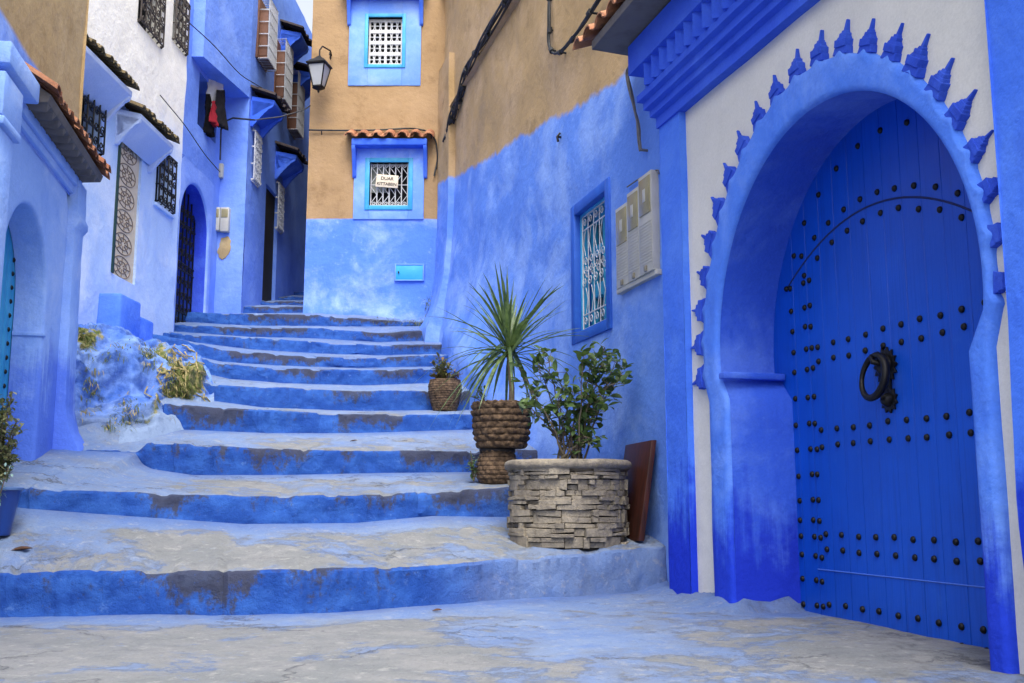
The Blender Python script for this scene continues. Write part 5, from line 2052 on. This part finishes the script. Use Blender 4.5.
# --- round pot on the fourth step
rh = hit(444, 411.5)
rc_ = Vector((rh.x, rh.y + .13, rh.z))
rc_.z = floor_z(rc_.x, rc_.y - .06, rh.z)
kr = rc_.y / FPX
hr = atY(444, 381, rc_.y).z - rc_.z
rp = thing('round_pot', 'rounded dark woven pot on a middle step against the right wall', 'pot', tuple(rc_))
weave([(11 * kr, 0), (14 * kr, hr * .3), (16.3 * kr, hr * .65), (16.3 * kr, hr * .85), (15 * kr, hr)], tuple(rc_), 13, 30, .008).build('basketwork', m_basket, rp, smooth=60)
mb = MB(); mb.lathe([(14 * kr, hr - .02), (15.8 * kr, hr), (15.6 * kr, hr + .012), (14 * kr, hr + .008), (13.5 * kr, hr - .04)], tuple(rc_), 40); mb.build('rim', m_basket, rp)
mb = MB(); mb.lathe([(14 * kr, hr - .03), (.02, hr - .015)], tuple(rc_), 24); mb.build('soil', m_soil, rp)
sprig('succulent_plant', 'bushy brownish succulent in the round pot on the middle step', 'plant', Vector((rc_.x - .045, rc_.y, rc_.z + hr - .02)), (.07, .06, .27), 420, .06, m_succ, 15, 20)
sprig('twiggy_plant', 'pinkish twiggy plant leaning right out of the round pot', 'plant', Vector((rc_.x + .08, rc_.y, rc_.z + hr - .02)), (.09, .05, .20), 110, .042, m_pink, 16, 12)

# --- board leaning on the wall
tb_a, tb_z = FR.px(653, 440, -.03)
bh2 = hit(646, 541)
ab = (bh2 - FR.o).dot(FR.ex)
wb = (bh2 - FR.o).dot(FR.ew)
zb_ = floor_z(bh2.x, bh2.y, bh2.z) + .004
a_near, a_far = tb_a, tb_a + .52
mb = MB()
mb.hexa([FR(a_near, zb_, .055), FR(a_far, zb_, .055), FR(a_far, zb_, .10), FR(a_near, zb_, .10),
         FR(a_near, tb_z, -.06), FR(a_far, tb_z - .01, -.06), FR(a_far, tb_z - .01, -.02), FR(a_near, tb_z, -.02)])
tag(mb.build('wooden_board', m_wood, None, bevel=.004), 'dark red-brown wooden board leaning on the blue wall behind the stone planter', 'board')

# --- blue bucket and its plants at the left edge
kh = hit(-5, 546)
kc = Vector((kh.x - .07, kh.y + .12, kh.z)); kc.z = floor_z(kc.x, kc.y, kh.z) + .003
kk_ = kc.y / FPX
hk_ = atY(5, 488, kc.y).z - kc.z
rt, rb_ = 22 * kk_, 14 * kk_
buck = thing('blue_bucket', 'glossy dark blue plastic bucket at the left edge of the stairs, planted', 'bucket', tuple(kc))
mb = MB(); mb.lathe([(rb_, 0), (rb_ + .004, .01), (rt, hk_), (rt - .006, hk_), (rt - .012, hk_ - .06)], tuple(kc), 40); mb.build('tub', m_bucket, buck, smooth=40)
mb = MB(); mb.lathe([(rt - .002, hk_ - .015), (rt + .012, hk_ - .012), (rt + .014, hk_ + .002), (rt + .004, hk_ + .008), (rt - .008, hk_ + .002), (rt - .008, hk_ - .02)], tuple(kc), 40); mb.build('rim', simple('pale_blue_rim', '#5a78a8', '#48699c', .4), buck)
mb = MB(); mb.lathe([(rt - .015, hk_ - .04), (.02, hk_ - .02)], tuple(kc), 24); mb.build('soil', m_soil, buck)
top = Vector((kc.x, kc.y, kc.z + hk_ - .03))
sprig('grey_green_shrub', 'fluffy grey-green shrub cut by the left edge, growing from the blue bucket', 'shrub', top + Vector((.0, 0, .05)), (.10, .08, .62), 1500, .045, m_sage, 25, 34, .3)
sprig('trailing_plant', 'pale turquoise-grey plant trailing down the front of the blue bucket', 'plant', top + Vector((.05, -.17, -.30)), (.04, .03, .42), 420, .03, m_pale, 26, 16, -.3)

# --- fallen leaves on the steps
for (x, y, L, lab) in ((354, 442, .08, 'curled brown dead leaf on the tread of the third step'), (20, 552, .13, 'dark dead leaf on the first step by the blue bucket'),
                       (437, 612, .06, 'dark twiggy leaf lying on the paving below the lowest step')):
    h = hit(x, y)
    if not h: continue
    rnd = random.Random(x)
    mb = MB()
    for sgn in (-1, 1):
        leaf(mb, h + Vector((-L * .5, 0, .006)), Vector((1, rnd.uniform(-.6, .6), .02)), L, L * .5, Vector((0, .2 * sgn, 1)), .5, -.1)
        break
    o = mb.build('fallen_leaf', m_dead, None, smooth=30)
    o.modifiers.new('thickness', 'SOLIDIFY').thickness = .002
    tag(o, lab, 'leaf', 'dead leaves on the steps')

# --- moss and dry roots on the rock, weeds at the foot of the walls
mb = MB()
rnd = random.Random(33)


def tuft(p, nrm, n, L, mat, flat=.3):
    mb.use(mat)
    for _ in range(n):
        d = (nrm * rnd.uniform(.2, 1) + Vector((rnd.gauss(0, .6), rnd.gauss(0, .6), rnd.gauss(-flat, .4)))).normalized()
        b = p + Vector((rnd.gauss(0, .025), rnd.gauss(0, .02), rnd.gauss(0, .02)))
        leaf(mb, b, d, L * rnd.uniform(.5, 1.2), .008, fold=.1, curl=rnd.uniform(.2, .8), n=4)


for (cx, cy, sx, sy, n) in ((178, 386, 14, 14, 170), (84, 338, 5, 10, 46), (148, 354, 8, 10, 60), (172, 365, 8, 8, 40), (130, 405, 10, 10, 24), (128, 420, 10, 8, 24), (92, 385, 8, 22, 40), (118, 350, 20, 8, 26), (112, 425, 12, 6, 22)):
    for _ in range(n):
        h = ROCKB.ray_cast(EYEP, ray(rnd.gauss(cx, sx * .6), rnd.gauss(cy, sy * .6)).normalized())
        if h[0] is None: continue
        tuft(h[0], h[1] if h[1].y < 0 else -h[1], 5, .07, rnd.choice((m_moss, m_moss, m_dry)))
for _ in range(26):
    x, y = rnd.gauss(180, 13), rnd.gauss(375, 14)
    pts = []
    for q in range(6):
        h = ROCKB.ray_cast(EYEP, ray(x, y).normalized())
        x += rnd.gauss(2.2, 3); y += rnd.gauss(2.4, 3)
        if h[0] is not None: pts.append(h[0] + Vector((0, -.02, .012)))
    if len(pts) > 2:
        mb.use(m_dry); mb.tube(pts, .008, 4)
tag(mb.build('moss_and_roots', None, None, smooth=0), kind='stuff')
mb = MB()
for (cx, cy, sx, sy, n) in ((376, 322, 14, 2.5, 60), (432, 305, 5, 12, 26), (418, 322, 8, 2, 14)):
    for _ in range(n):
        h = hit(rnd.gauss(cx, sx * .7), 326)
        p = atY(rnd.gauss(cx, sx * .7), rnd.gauss(cy, sy * .5), 15.15)
        tuft(p, Vector((0, -1, .3)), 4, .09, m_moss)
tag(mb.build('weeds', None, None, smooth=0), kind='stuff')
